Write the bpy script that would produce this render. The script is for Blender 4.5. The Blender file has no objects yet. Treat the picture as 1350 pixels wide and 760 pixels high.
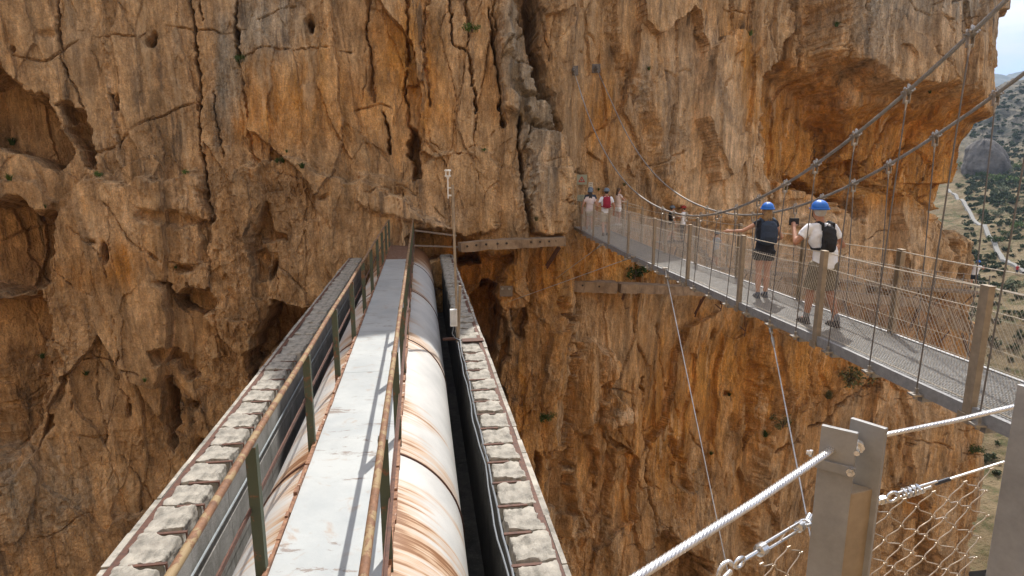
import bpy, math, random
import numpy as np
from mathutils import Vector, Matrix, Euler
SC = bpy.context.scene
COL = SC.collection
random.seed(7)
RNG = np.random.default_rng(11)

# ---------------------------------------------------------------- camera
TH = math.radians(11.1); CT, ST = math.cos(TH), math.sin(TH); FP = 807.0
cam_d = bpy.data.cameras.new('camera'); cam = bpy.data.objects.new('camera', cam_d); COL.objects.link(cam)
cam.location = (0, 0, 0); cam.rotation_euler = (math.radians(90) - TH, 0, 0)
cam_d.sensor_width = 36; cam_d.lens = FP / 1350 * 36; cam_d.clip_start = 0.05; cam_d.clip_end = 9000
SC.camera = cam

def P(u, v, Y):
    a = (u - 675) / FP; b = -(v - 380) / FP
    d = Vector((a, CT + b * ST, -ST + b * CT))
    return d * (Y / d.y)
def PZ(u, v, z):
    a = (u - 675) / FP; b = -(v - 380) / FP
    d = Vector((a, CT + b * ST, -ST + b * CT))
    return d * (z / d.z)
def proj_np(X, Y, Z):
    dep = Y * CT - Z * ST
    up = Y * ST + Z * CT
    dep = np.maximum(dep, 0.5)
    return 675 + FP * X / dep, 380 - FP * up / dep

# ---------------------------------------------------------------- tags
def tag(o, label=None, cat=None, group=None, kind=None):
    if label: o['label'] = label
    if cat: o['category'] = cat
    if group: o['group'] = group
    if kind: o['kind'] = kind
    return o
def empty(name, loc=(0, 0, 0), label=None, cat=None, group=None, rz=0.0):
    o = bpy.data.objects.new(name, None); COL.objects.link(o)
    o.location = loc; o.rotation_euler = (0, 0, rz); o.empty_display_size = .2
    return tag(o, label, cat, group)

# ---------------------------------------------------------------- mesh builder
def frame(d, up=Vector((0, 0, 1))):
    d = d.normalized()
    if abs(d.dot(up)) > .985: up = Vector((0, 1, 0))
    s = d.cross(up).normalized(); t = s.cross(d).normalized()
    return d, s, t
class MB:
    def __init__(self): self.v = []; self.f = []
    def add(self, vs, fs):
        n = len(self.v); self.v += [tuple(x) for x in vs]; self.f += [tuple(i + n for i in f) for f in fs]; return self
    def box(self, c, size, M=None):
        hx, hy, hz = size[0] / 2, size[1] / 2, size[2] / 2; c = Vector(c)
        vs = [Vector((x * hx, y * hy, z * hz)) for x in (-1, 1) for y in (-1, 1) for z in (-1, 1)]
        if M is not None: vs = [M @ q for q in vs]
        return self.add([q + c for q in vs], [(0, 1, 3, 2), (4, 6, 7, 5), (0, 4, 5, 1), (2, 3, 7, 6), (0, 2, 6, 4), (1, 5, 7, 3)])
    def beam(self, p0, p1, w, h, up=Vector((0, 0, 1)), bev=0.0):
        p0 = Vector(p0); p1 = Vector(p1); d, s, t = frame(p1 - p0, Vector(up))
        if bev:
            a, b = w / 2, h / 2
            pr = [(-a + bev, -b), (a - bev, -b), (a, -b + bev), (a, b - bev), (a - bev, b), (-a + bev, b), (-a, b - bev), (-a, -b + bev)]
        else:
            pr = [(-w / 2, -h / 2), (w / 2, -h / 2), (w / 2, h / 2), (-w / 2, h / 2)]
        n = len(pr)
        vs = [p + s * x + t * y for p in (p0, p1) for x, y in pr]
        fs = [(i, (i + 1) % n, n + (i + 1) % n, n + i) for i in range(n)]
        fs += [tuple(range(n - 1, -1, -1)), tuple(range(n, 2 * n))]
        return self.add(vs, fs)
    def profile(self, p0, p1, pr, up=Vector((0, 0, 1))):
        p0 = Vector(p0); p1 = Vector(p1); d, s, t = frame(p1 - p0, Vector(up)); n = len(pr)
        vs = [p + s * x + t * y for p in (p0, p1) for x, y in pr]
        fs = [(i, (i + 1) % n, n + (i + 1) % n, n + i) for i in range(n)]
        fs += [tuple(range(n - 1, -1, -1)), tuple(range(n, 2 * n))]
        return self.add(vs, fs)
    def tube(self, pts, r, n=8, closed=False, caps=True):
        pts = [Vector(p) for p in pts]; m = len(pts)
        rr = r if isinstance(r, (list, tuple)) else [r] * m
        vs = []; up = None
        for i, p in enumerate(pts):
            if closed: d = pts[(i + 1) % m] - pts[i - 1]
            else: d = pts[min(i + 1, m - 1)] - pts[max(i - 1, 0)]
            d = d.normalized()
            if up is None:
                up = Vector((0, 0, 1)) if abs(d.z) < .9 else Vector((1, 0, 0))
            s = d.cross(up).normalized(); up = s.cross(d).normalized()
            for k in range(n):
                a = 2 * math.pi * k / n
                vs.append(p + (s * math.cos(a) + up * math.sin(a)) * rr[i])
        fs = []
        for i in range(m if closed else m - 1):
            j = (i + 1) % m
            for k in range(n):
                k2 = (k + 1) % n
                fs.append((i * n + k, i * n + k2, j * n + k2, j * n + k))
        if caps and not closed:
            fs.append(tuple(range(n - 1, -1, -1))); fs.append(tuple((m - 1) * n + k for k in range(n)))
        return self.add(vs, fs)
    def ell(self, c, r, nu=12, nv=8, M=None):
        c = Vector(c); vs = []; fs = []
        for j in range(nv + 1):
            ph = math.pi * j / nv
            for i in range(nu):
                a = 2 * math.pi * i / nu
                q = Vector((r[0] * math.sin(ph) * math.cos(a), r[1] * math.sin(ph) * math.sin(a), r[2] * math.cos(ph)))
                if M is not None: q = M @ q
                vs.append(c + q)
        for j in range(nv):
            for i in range(nu):
                i2 = (i + 1) % nu
                fs.append((j * nu + i, (j + 1) * nu + i, (j + 1) * nu + i2, j * nu + i2))
        return self.add(vs, fs)
    def lathe(self, p0, axis, prof, n=16):
        p0 = Vector(p0); d, s, t = frame(Vector(axis)); vs = []; m = len(prof)
        for (l, r) in prof:
            for k in range(n):
                a = 2 * math.pi * k / n
                vs.append(p0 + d * l + (s * math.cos(a) + t * math.sin(a)) * r)
        fs = [(i * n + k, i * n + (k + 1) % n, (i + 1) * n + (k + 1) % n, (i + 1) * n + k) for i in range(m - 1) for k in range(n)]
        fs += [tuple(range(n - 1, -1, -1)), tuple((m - 1) * n + k for k in range(n))]
        return self.add(vs, fs)
    def build(self, name, mat, parent=None, smooth=False, bevel=0.0):
        me = bpy.data.meshes.new(name); me.from_pydata(self.v, [], self.f); me.update()
        if smooth:
            me.polygons.foreach_set('use_smooth', [True] * len(me.polygons))
            try: me.set_sharp_from_angle(angle=math.radians(50))
            except Exception: pass
        o = bpy.data.objects.new(name, me); COL.objects.link(o)
        if mat: me.materials.append(mat)
        if parent is not None:
            # geometry is authored in world space: keep it there
            o.parent = parent
            o.matrix_parent_inverse = parent_inv(parent)
        if bevel:
            b = o.modifiers.new('bevel', 'BEVEL'); b.width = bevel; b.segments = 2; b.limit_method = 'ANGLE'
        return o
def parent_inv(p):
    if p.type != 'EMPTY': return Matrix.Identity(4)
    M = Matrix.LocRotScale(p.location, p.rotation_euler, p.scale)
    q = p.parent
    if q is not None: M = q_world(q) @ M
    return M.inverted()
def q_world(p):
    if p.type != 'EMPTY' and p.parent is not None: return Matrix.Identity(4)
    return Matrix.LocRotScale(p.location, p.rotation_euler, p.scale)
def child_of(o, parent):
    o.parent = parent; o.matrix_parent_inverse = parent_inv(parent); return o

# ---------------------------------------------------------------- materials
class NT:
    def __init__(self, name):
        self.m = bpy.data.materials.new(name); self.m.use_nodes = True
        self.t = self.m.node_tree; self.n = self.t.nodes; self.n.clear()
        self.out = self.n.new('ShaderNodeOutputMaterial'); self.b = self.n.new('ShaderNodeBsdfPrincipled')
        self.t.links.new(self.b.outputs[0], self.out.inputs[0])
    def L(self, a, b): self.t.links.new(a, b)
    def set(self, k, v):
        if hasattr(v, 'links') or hasattr(v, 'is_linked'): self.L(v, self.b.inputs[k])
        else: self.b.inputs[k].default_value = v
    def coord(self, kind='Object', scale=(1, 1, 1), rot=(0, 0, 0), loc=(0, 0, 0)):
        tc = self.n.new('ShaderNodeTexCoord'); mp = self.n.new('ShaderNodeMapping')
        mp.inputs['Scale'].default_value = scale; mp.inputs['Rotation'].default_value = rot; mp.inputs['Location'].default_value = loc
        self.L(tc.outputs[kind], mp.inputs['Vector']); return mp.outputs[0]
    def noise(self, vec, scale, detail=5, rough=.6, dist=0.0):
        n = self.n.new('ShaderNodeTexNoise'); n.inputs['Scale'].default_value = scale; n.inputs['Detail'].default_value = detail
        n.inputs['Roughness'].default_value = rough; n.inputs['Distortion'].default_value = dist
        self.L(vec, n.inputs['Vector']); return n.outputs['Fac']
    def vor(self, vec, scale, feat='F1', out='Distance'):
        n = self.n.new('ShaderNodeTexVoronoi'); n.inputs['Scale'].default_value = scale; n.feature = feat
        self.L(vec, n.inputs['Vector']); return n.outputs[out]
    def ramp(self, fac, stops):
        n = self.n.new('ShaderNodeValToRGB'); e = n.color_ramp.elements
        while len(e) < len(stops): e.new(.5)
        for i, (p, c) in enumerate(stops):
            e[i].position = p; c = (c, c, c) if isinstance(c, (int, float)) else c; e[i].color = (*c[:3], 1)
        self.L(fac, n.inputs[0]); return n.outputs[0]
    def mix(self, fac, a, b, mode='MIX'):
        n = self.n.new('ShaderNodeMix'); n.data_type = 'RGBA'; n.blend_type = mode
        for sock, v in ((n.inputs[0], fac), (n.inputs[6], a), (n.inputs[7], b)):
            if isinstance(v, (int, float)): sock.default_value = v
            elif isinstance(v, tuple): sock.default_value = (*v[:3], 1)
            else: self.L(v, sock)
        return n.outputs[2]
    def math(self, op, a, b=0.0, clamp=False):
        n = self.n.new('ShaderNodeMath'); n.operation = op; n.use_clamp = clamp
        for sock, v in ((n.inputs[0], a), (n.inputs[1], b)):
            if isinstance(v, (int, float)): sock.default_value = v
            else: self.L(v, sock)
        return n.outputs[0]
    def attr(self, name, out='Color'):
        n = self.n.new('ShaderNodeAttribute'); n.attribute_name = name; return n.outputs[out]
    def sep(self, c):
        n = self.n.new('ShaderNodeSeparateColor'); self.L(c, n.inputs[0]); return n.outputs
    def bump(self, h, strength=.5, dist=.02, normal=None):
        n = self.n.new('ShaderNodeBump'); n.inputs['Strength'].default_value = strength; n.inputs['Distance'].default_value = dist
        self.L(h, n.inputs['Height'])
        if normal is not None: self.L(normal, n.inputs['Normal'])
        self.L(n.outputs[0], self.b.inputs['Normal']); return n.outputs[0]
def simple(name, col, rough=.7, metal=0.0, var=.25, scale=6.0, bump=.0, dark=None, spec=None, dist=.004):
    t = NT(name); v = t.coord('Object')
    n = t.noise(v, scale, 6, .65)
    c2 = dark or tuple(x * (1 - var) for x in col)
    c = t.mix(t.ramp(n, [(.35, 0.0), (.65, 1.0)]), c2, col)
    t.set('Base Color', c); t.set('Roughness', rough); t.set('Metallic', metal)
    if spec is not None: t.set('Specular IOR Level', spec)
    if bump: t.bump(t.noise(v, scale * 6, 5, .7), bump, dist)
    return t.m
# ---------------------------------------------------------------- numpy noise
def _hash(ix, iy, s):
    h = (ix.astype(np.int64) * 374761393 + iy.astype(np.int64) * 668265263 + s * 974711) & 0xffffffff
    h = ((h ^ (h >> 13)) * 1274126177) & 0xffffffff
    h = ((h ^ (h >> 16)) * 2246822519) & 0xffffffff
    return ((h ^ (h >> 15)) & 0xffffff) / float(0xffffff)
def vnoise(x, y, s=0):
    ix = np.floor(x); iy = np.floor(y); fx = x - ix; fy = y - iy
    fx = fx * fx * fx * (fx * (fx * 6 - 15) + 10); fy = fy * fy * fy * (fy * (fy * 6 - 15) + 10)
    a = _hash(ix, iy, s); b = _hash(ix + 1, iy, s); c = _hash(ix, iy + 1, s); d = _hash(ix + 1, iy + 1, s)
    return (a + (b - a) * fx + (c - a) * fy + (a - b - c + d) * fx * fy) * 2 - 1
def fbm(x, y, o=5, s=0, g=.5, lac=2.03):
    r = 0; a = 1; t = 0
    for i in range(o):
        r = r + a * vnoise(x + 17.3 * i, y - 9.1 * i, s + i); t += a; a *= g; x = x * lac; y = y * lac
    return r / t
def ridged(x, y, o=4, s=0, g=.5):
    r = 0; a = 1; t = 0
    for i in range(o):
        r = r + a * (1 - 2 * np.abs(vnoise(x + 7.3 * i, y + 3.1 * i, s + i))); t += a; a *= g; x = x * 2.07; y = y * 2.07
    return r / t
def voronoi(x, y, s=0):
    """F1, F2, and a facet value: every cell is a tilted plane"""
    ix = np.floor(x); iy = np.floor(y)
    f1 = np.full(x.shape, 9.); f2 = np.full(x.shape, 9.); fac = np.zeros(x.shape)
    for dx in (-1, 0, 1):
        for dy in (-1, 0, 1):
            cx = ix + dx; cy = iy + dy
            px = cx + .1 + .8 * _hash(cx, cy, s); py = cy + .1 + .8 * _hash(cx, cy, s + 1)
            d = np.hypot(x - px, y - py)
            val = (_hash(cx, cy, s + 2) * 2 - 1) + (x - px) * (_hash(cx, cy, s + 3) - .5) * 1.6 + (y - py) * (_hash(cx, cy, s + 4) - .5) * 1.6
            near = d < f1
            f2 = np.where(near, f1, np.minimum(f2, d)); fac = np.where(near, val, fac); f1 = np.where(near, d, f1)
    return f1, f2, fac
def sstep(a, b, x):
    t = np.clip((x - a) / (b - a), 0, 1); return t * t * (3 - 2 * t)

# ---------------------------------------------------------------- authored relief raster (1 px of the picture = a few cm of rock)
U0, V0, RW, RH = -120, -200, 1600, 1120
uu, vv = np.meshgrid(np.arange(RW) + U0, np.arange(RH) + V0)
uu = uu.astype(float); vv = vv.astype(float)
_wu = fbm(uu / 38, vv / 38, 4, 91) * 12 + fbm(uu / 9, vv / 9, 4, 95, .6) * 5
_wv = fbm(uu / 38, vv / 38, 4, 81) * 12 + fbm(uu / 9, vv / 9, 4, 85, .6) * 5
_wh = fbm(uu / 5, vv / 7, 3, 195) * 2.2
REL = np.zeros((RH, RW)); ORG = np.zeros((RH, RW)); GRY = np.zeros((RH, RW)); PAL = np.zeros((RH, RW)); DRK = np.zeros((RH, RW))
def sdf_poly(pts, pad):
    xs = [p[0] for p in pts]; ys = [p[1] for p in pts]
    x0 = int(max(0, min(xs) - pad - U0)); x1 = int(min(RW, max(xs) + pad - U0)); y0 = int(max(0, min(ys) - pad - V0)); y1 = int(min(RH, max(ys) + pad - V0))
    sl = (slice(y0, y1), slice(x0, x1))
    X = uu[sl] + _wu[sl]; Y = vv[sl] + _wv[sl]
    d = np.full(X.shape, 1e9); ins = np.zeros(X.shape, bool); n = len(pts)
    for i in range(n):
        ax, ay = pts[i]; bx, by = pts[(i + 1) % n]
        ex, ey = bx - ax, by - ay; L = ex * ex + ey * ey + 1e-9
        t = np.clip(((X - ax) * ex + (Y - ay) * ey) / L, 0, 1)
        d = np.minimum(d, np.hypot(X - ax - t * ex, Y - ay - t * ey))
        if ay != by:
            c = ((ay > Y) != (by > Y)) & (X < ex * (Y - ay) / (by - ay) + ax); ins ^= c
    return sl, np.where(ins, -d, d)
def poly(dep, soft, pts, tgt=None):
    sl, d = sdf_poly(pts, soft + 14)
    m = 1 - sstep(-soft, soft * .35, d)
    T = REL if tgt is None else tgt
    T[sl] += dep * m
def crack(w, dep, pts, tgt=None):
    pad = w * 3 + 14; xs = [p[0] for p in pts]; ys = [p[1] for p in pts]
    x0 = int(max(0, min(xs) - pad - U0)); x1 = int(min(RW, max(xs) + pad - U0)); y0 = int(max(0, min(ys) - pad - V0)); y1 = int(min(RH, max(ys) + pad - V0))
    sl = (slice(y0, y1), slice(x0, x1)); X = uu[sl] + _wu[sl] * .5 + _wh[sl]; Y = vv[sl] + _wv[sl] * .45
    d = np.full(X.shape, 1e9)
    for (ax, ay), (bx, by) in zip(pts[:-1], pts[1:]):
        ex, ey = bx - ax, by - ay; L = ex * ex + ey * ey + 1e-9
        t = np.clip(((X - ax) * ex + (Y - ay) * ey) / L, 0, 1); d = np.minimum(d, np.hypot(X - ax - t * ex, Y - ay - t * ey))
    ww = w * (.50 if tgt is None and dep < 0 else .9) * (.85 + 1.1 * fbm(X / 11, Y / 11, 3, 71))
    m = np.exp(-(d / np.maximum(ww, .45)) ** 2)
    if tgt is None and w < 2.1: m *= .6 * sstep(-.35, .1, fbm(X / 22, Y / 22, 3, 171))
    T = REL if tgt is None else tgt
    T[sl] += dep * m
def blob(cu, cv, ru, rv, dep, tgt=None, p=2.0):
    d = ((uu + _wu * .5 - cu) / ru) ** 2 + ((vv + _wv * .5 - cv) / rv) ** 2
    T = REL if tgt is None else tgt
    T += dep * np.exp(-d ** (p / 2.0))

# --- left part of the cliff
poly(-3.6, 7, [(-130, 84), (0, 84), (10, 98), (35, 118), (62, 132), (78, 168), (96, 205), (78, 228), (40, 205), (0, 195), (-130, 190)])
poly(-1.5, 4, [(72, 137), (105, 142), (118, 180), (128, 222), (110, 220), (95, 190)])
poly(.35, 5, [(-130, 238), (20, 236), (60, 248), (76, 262), (72, 286), (50, 283), (20, 262), (-130, 256)])
poly(-3.8, 6, [(-130, 255), (0, 258), (30, 264), (50, 284), (80, 284), (74, 322), (62, 345), (56, 380), (40, 388), (0, 384), (-130, 384)])
poly(-2.6, 8, [(-130, 392), (50, 387), (58, 420), (66, 440), (44, 480), (57, 500), (50, 560), (20, 600), (-130, 620)])
poly(-.5, 6, [(48, 410), (68, 418), (95, 500), (60, 540), (50, 470)])
poly(.75, 5, [(-130, 620), (20, 620), (66, 560), (60, 440), (75, 330), (82, 284), (112, 232), (150, 236), (180, 246), (190, 236), (225, 232), (262, 226), (274, 250), (287, 300), (296, 262), (312, 238),
             (330, 222), (370, 212), (400, 216), (450, 241), (500, 252), (600, 300), (600, 950), (-130, 950)])
poly(-.75, 4, [(350, 260), (357, 272), (364, 303), (380, 309), (382, 317), (362, 319), (345, 326), (332, 345), (328, 332), (345, 300)])
poly(.4, 5, [(312, 238), (330, 224), (352, 222), (352, 262), (342, 300), (330, 325), (318, 300)])
poly(-3.0, 4, [(328, 470), (343, 425), (363, 391), (395, 401), (424, 398), (402, 430), (372, 442), (354, 472), (337, 505)])
poly(-2.6, 3, [(218, 500), (236, 497), (244, 520), (239, 560), (232, 602), (224, 572), (213, 540)])
poly(-.9, 3, [(213, 454), (240, 459), (263, 475), (268, 502), (256, 502), (240, 480), (216, 478)])
poly(-1.3, 3, [(241, 385), (252, 373), (280, 376), (287, 400), (285, 413), (265, 408), (246, 402)])
poly(-.4, 4, [(268, 290), (287, 305), (282, 350), (270, 345)])
poly(-.45, 6, [(198, 268), (240, 280), (285, 300), (240, 306), (200, 290)])
poly(-.7, 4, [(330, 340), (352, 330), (360, 372), (345, 378)])
for a in [(200, 56, 5, 6, -1.3), (203, 47, 2.5, 5, -1), (408, 33, 4.5, 10, -1.3), (150, 330, 4.5, 11, -1.2), (363, 356, 3, 11, -1.1), (252, 354, 11, 4, -.8), (226, 371, 8, 3, -.7), (22, 68, 4, 3, -.6),
          (258, 532, 8, 7, -.7), (262, 590, 6, 12, -.9), (172, 540, 3, 8, -.5), (64, 45, 12, 6, -.3), (430, 260, 7, 3, -.4), (160, 138, 3, 9, -.8), (133, 318, 6, 4, -.3)]:
    blob(*a, p=3.0)
crack(2.2, -.9, [(72, 0), (75, 30), (77, 55)]); crack(2.6, -1., [(83, 85), (89, 102)])
crack(1.6, -.5, [(72, -200), (73, 0), (80, 80), (92, 105), (104, 122), (118, 170), (131, 224)])
crack(3.0, .22, [(137, -100), (140, 50), (150, 130), (158, 180), (166, 222)])
crack(2.2, -.8, [(153, 128), (157, 148)]); crack(1.4, -.4, [(160, 150), (165, 198)])
crack(2.5, -1.0, [(249, -200), (250, 0), (257, 45), (261, 90), (263, 150), (268, 200), (275, 248), (284, 290), (287, 302)])
crack(2.0, -.7, [(264, 0), (268, 28)]); crack(1.6, -.5, [(284, 120), (288, 165), (300, 212), (307, 240)])
crack(3.0, -1.2, [(310, -100), (311, 0), (315, 45), (319, 90)]); crack(2, -.4, [(319, 90), (326, 130), (333, 170), (338, 215)])
crack(1.6, -.35, [(325, 78), (360, 68), (400, 65), (460, 70)]); crack(1.5, -.3, [(340, 30), (375, 12), (410, 0)])
crack(4.5, -.5, [(484, -100), (486, 60), (489, 110), (492, 135)]); crack(3.5, -.9, [(506, 150), (511, 175), (514, 200)])
crack(1.6, -.4, [(287, 300), (286, 380), (290, 440), (300, 520)]); crack(1.4, -.35, [(155, 270), (190, 320), (230, 345), (232, 400)])
crack(1.4, -.35, [(60, 350), (110, 380), (160, 400), (162, 480)]); crack(1.3, -.3, [(100, 300), (140, 330), (160, 380)])
crack(1.4, -.35, [(130, 440), (130, 520), (140, 560), (138, 640)]); crack(1.3, -.3, [(50, 440), (110, 460), (160, 500), (180, 560)])
crack(1.5, -.4, [(96, 515), (100, 560), (112, 600)]); crack(1.5, -.4, [(165, 600), (200, 650), (215, 720), (230, 760)])
crack(1.5, -.35, [(196, 300), (200, 330), (230, 345), (262, 350), (285, 345)])
# --- middle: fluted wall above the pipe, pillar and chasm
poly(-1.4, 3, [(541, 163), (553, 172), (557, 192), (550, 236), (538, 238), (541, 200)])
crack(1.6, -.45, [(590, 205), (620, 199), (640, 188), (650, 175)]); crack(1.3, -.4, [(590, 205), (570, 190), (568, 170)])
crack(2.2, -.9, [(624, 125), (626, 175)]); crack(2.4, -.6, [(590, -100), (592, 40), (600, 62), (618, 72), (622, 120)])
crack(3.5, -.5, [(614, -100), (616, 70)]); crack(3, -.5, [(655, -100), (648, 0), (654, 60)]); crack(2.2, -.9, [(643, 20), (650, 60), (657, 110), (662, 170)])
crack(3, -.45, [(535, -100), (540, 60), (535, 120), (540, 165)]); crack(3, -.3, [(565, -100), (560, 60), (570, 140)])
poly(.35, 6, [(575, 205), (620, 200), (650, 200), (660, 310), (600, 312), (560, 300), (480, 280), (470, 238), (520, 236)])
poly(-2.4, 4, [(538, 330), (545, 314), (560, 304), (592, 300), (612, 304), (628, 318), (628, 345), (560, 345)])
poly(-1.2, 6, [(598, 332), (668, 334), (655, 372), (622, 385), (606, 400)])
poly(-3.2, 4, [(606, 450), (618, 395), (634, 374), (652, 372), (658, 420), (650, 470), (646, 540), (615, 480)])
poly(-2.2, 5, [(668, -150), (694, -200), (704, 25), (706, 70), (716, 105), (727, 160), (735, 200), (732, 205), (716, 150), (700, 108), (690, 60), (674, 20)])
poly(.5, 5, [(650, -30), (668, 10), (672, 40), (678, 80), (680, 130), (684, 160), (664, 160), (655, 60)])
poly(.35, 3, [(659, 66), (680, 66), (681, 86), (661, 86)]); 
poly(.25, 3, [(662, 130), (682, 128), (683, 164), (665, 168)])
poly(.45, 4, [(684, 95), (703, 92), (709, 112), (716, 130), (714, 134), (688, 128)])
poly(.55, 4, [(690, 134), (716, 132), (722, 170), (690, 168)])
poly(.8, 4, [(693, 172), (724, 170), (729, 230), (731, 312), (704, 312), (694, 260)])
poly(.3, 3, [(684, 170), (693, 172), (696, 300), (690, 300), (684, 240)])
crack(2.5, -1.1, [(683, 160), (684, 220), (690, 262), (692, 290)]); crack(1.8, -.5, [(697, 168), (698, 200), (697, 300)]); crack(1.4, -.4, [(694, 168), (727, 174)])
crack(1.4, -.4, [(685, 133), (718, 134)]); crack(1.4, -.4, [(662, 88), (683, 90), (705, 95)])
# lower buttress below the beam
poly(-.8, 4, [(669, 400), (690, 403), (692, 440), (680, 452), (671, 430)]); poly(-.9, 3, [(652, 412), (668, 425), (668, 500), (660, 540), (654, 470)])
poly(-.9, 3, [(733, 388), (740, 400), (747, 425), (741, 428), (732, 412)]); crack(3, -.7, [(738, 440), (742, 520), (748, 600), (742, 640)])
poly(-.8, 4, [(716, 600), (735, 588), (746, 640), (760, 680), (742, 690), (728, 650)]); poly(-.9, 4, [(700, 590), (712, 600), (712, 650), (700, 660)])
poly(.55, 5, [(736, 448), (765, 450), (790, 470), (782, 500), (775, 560), (755, 560), (742, 500)])
poly(.45, 4, [(775, 462), (800, 465), (815, 480), (800, 500), (778, 500)]); poly(.6, 4, [(785, 530), (805, 520), (828, 540), (822, 555), (790, 560)])
poly(-.6, 5, [(748, 565), (780, 570), (790, 640), (770, 700), (755, 640)])
poly(.4, 5, [(805, 580), (830, 590), (835, 700), (810, 760), (800, 660)])
crack(2.2, -.6, [(855, 500), (858, 560), (856, 620), (862, 700)]); crack(1.6, -.45, [(790, 540), (825, 580), (845, 640), (870, 690)])
crack(1.8, -.5, [(830, 500), (832, 580), (826, 640)]); crack(1.6, -.4, [(875, 430), (880, 480), (905, 560), (950, 620)])
poly(-1.6, 4, [(860, 706), (876, 690), (898, 715), (930, 735), (930, 790), (870, 800)]); poly(-.5, 5, [(878, 560), (905, 590), (912, 650), (890, 640)])
poly(-1.0, 5, [(690, 700), (715, 690), (725, 760), (700, 800)])
# --- right part
poly(.5, 12, [(740, -200), (1000, -200), (1003, 60), (1010, 78), (1009, 100), (1003, 130), (998, 180), (1004, 230), (1012, 290), (900, 300), (860, 240), (826, 130), (800, 60)])
crack(2, -.4, [(800, 0), (802, 60), (815, 110)]); crack(1.8, -.35, [(855, 95), (870, 110), (875, 150), (868, 200)])
poly(-.9, 6, [(1050, -200), (1062, -200), (1055, 40), (1055, 95), (1048, 98), (1044, 60)])
poly(1.6, 10, [(1060, -200), (1420, -200), (1420, 215), (1316, 190), (1290, 160), (1250, 150), (1200, 132), (1150, 128), (1112, 112), (1098, 95), (1066, 95)])
poly(-1.45, 9, [(1010, 84), (1030, 80), (1048, 96), (1100, 110), (1130, 180), (1120, 245), (1108, 262), (1095, 290), (1060, 262), (1022, 240), (1006, 225), (998, 185), (1005, 130)])
poly(-1.0, 22, [(1100, 150), (1180, 140), (1280, 165), (1330, 240), (1280, 285), (1225, 292), (1200, 270), (1150, 246), (1115, 246)])
poly(-1.9, 4, [(1068, 222), (1085, 233), (1102, 260), (1120, 290), (1112, 304), (1090, 284), (1072, 252)])
poly(-1.8, 6, [(1232, 300), (1240, 268), (1254, 272), (1262, 300), (1256, 340), (1252, 372), (1238, 372)])
for q in (1263, 1272, 1281): crack(1.3, -.6, [(q, 296), (q + 3, 330), (q + 2, 372)])
crack(2, -.45, [(1108, -100), (1100, 0), (1100, 60), (1106, 100)]); crack(1.5, -.35, [(1190, 40), (1200, 62), (1198, 100), (1205, 130)])
crack(1.5, -.35, [(1200, 22), (1240, 10), (1270, -5)]); crack(1.5, -.35, [(1150, 0), (1170, 25), (1205, 50), (1240, 60)])
crack(1.4, -.3, [(1268, -50), (1270, 60), (1262, 120)]); crack(3, -.35, [(1290, -50), (1292, 60), (1300, 150)])
crack(1.6, -.5, [(1090, 150), (1082, 170), (1075, 200), (1065, 225)])
for (a, b, c, d) in [(1150, 165, 1100, 225), (1190, 160, 1135, 235), (1230, 165, 1180, 240), (1265, 175, 1215, 265), (1210, 200, 1160, 240), (1290, 190, 1240, 270)]:
    crack(4, -.3, [(a, b), ((a + c) / 2 + 4, (b + d) / 2 - 4), (c, d)])
poly(.9, 14, [(1030, 300), (1115, 250), (1160, 246), (1215, 290), (1236, 330), (1240, 400), (1010, 400)])
poly(.8, 10, [(1000, 430), (1290, 420), (1330, 560), (1330, 900), (1000, 900), (985, 640)])
crack(1.6, -.5, [(1036, 440), (1044, 480), (1052, 520)]); crack(1.6, -.5, [(1078, 450), (1090, 500)])
crack(3.5, -.7, [(1005, 590), (1030, 570), (1070, 555), (1095, 520), (1130, 498)]); crack(1.8, -.6, [(1246, 540), (1248, 620), (1252, 720)])
crack(1.5, -.4, [(1165, 520), (1168, 600), (1172, 700)]); crack(1.5, -.4, [(1000, 600), (1012, 680), (1015, 760)]); crack(1.4, -.35, [(1100, 560), (1180, 570), (1240, 590), (1300, 600)])
poly(-.9, 6, [(1130, 640), (1170, 630), (1200, 660), (1220, 760), (1140, 780)]); poly(-1.0, 6, [(1255, 660), (1290, 640), (1300, 760), (1250, 760)])
for a in [(945, 440, 3, 6, -.5), (964, 520, 3, 4, -.4), (928, 545, 3, 3, -.4), (970, 650, 4, 6, -.6), (905, 300, 14, 20, -.3), (1075, 395, 8, 8, -.6)]: blob(*a, p=3.0)

# --- colour fields: where the rock itself is rust-orange, grey, pale or stained dark
for a in [(620, 370, 40, 60, .8), (1060, 190, 60, 90, 1.), (1150, 200, 110, 60, 1.), (1240, 215, 90, 60, .9), (800, 150, 70, 100, .45), (940, 60, 50, 60, .35), (790, 350, 120, 40, .6), (820, 600, 120, 160, .35),
          (380, 150, 90, 70, .55), (130, 360, 50, 30, .4), (180, 340, 40, 40, .4), (560, 120, 90, 120, .35), (1180, 460, 200, 60, .55), (700, 500, 60, 150, .35), (1200, 620, 160, 140, .25), (950, 520, 90, 120, .5), (965, 130, 10, 60, .6), (520, 60, 60, 90, .25)]:
    blob(*a, tgt=ORG)
for a in [(700, 240, 24, 90, .6), (672, 60, 22, 80, .7), (700, 140, 25, 50, .8), (910, 190, 60, 70, .5), (1200, 30, 120, 55, .65), (350, 30, 60, 60, .7), (300, 130, 25, 90, .6), (240, 40, 30, 60, .3), (890, 90, 40, 60, .4), (1110, 60, 30, 60, .5),
          (40, 640, 130, 90, .5), (150, 470, 60, 90, .3), (60, 200, 60, 20, .3), (830, 120, 20, 60, .5)]:
    blob(*a, tgt=GRY)
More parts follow.
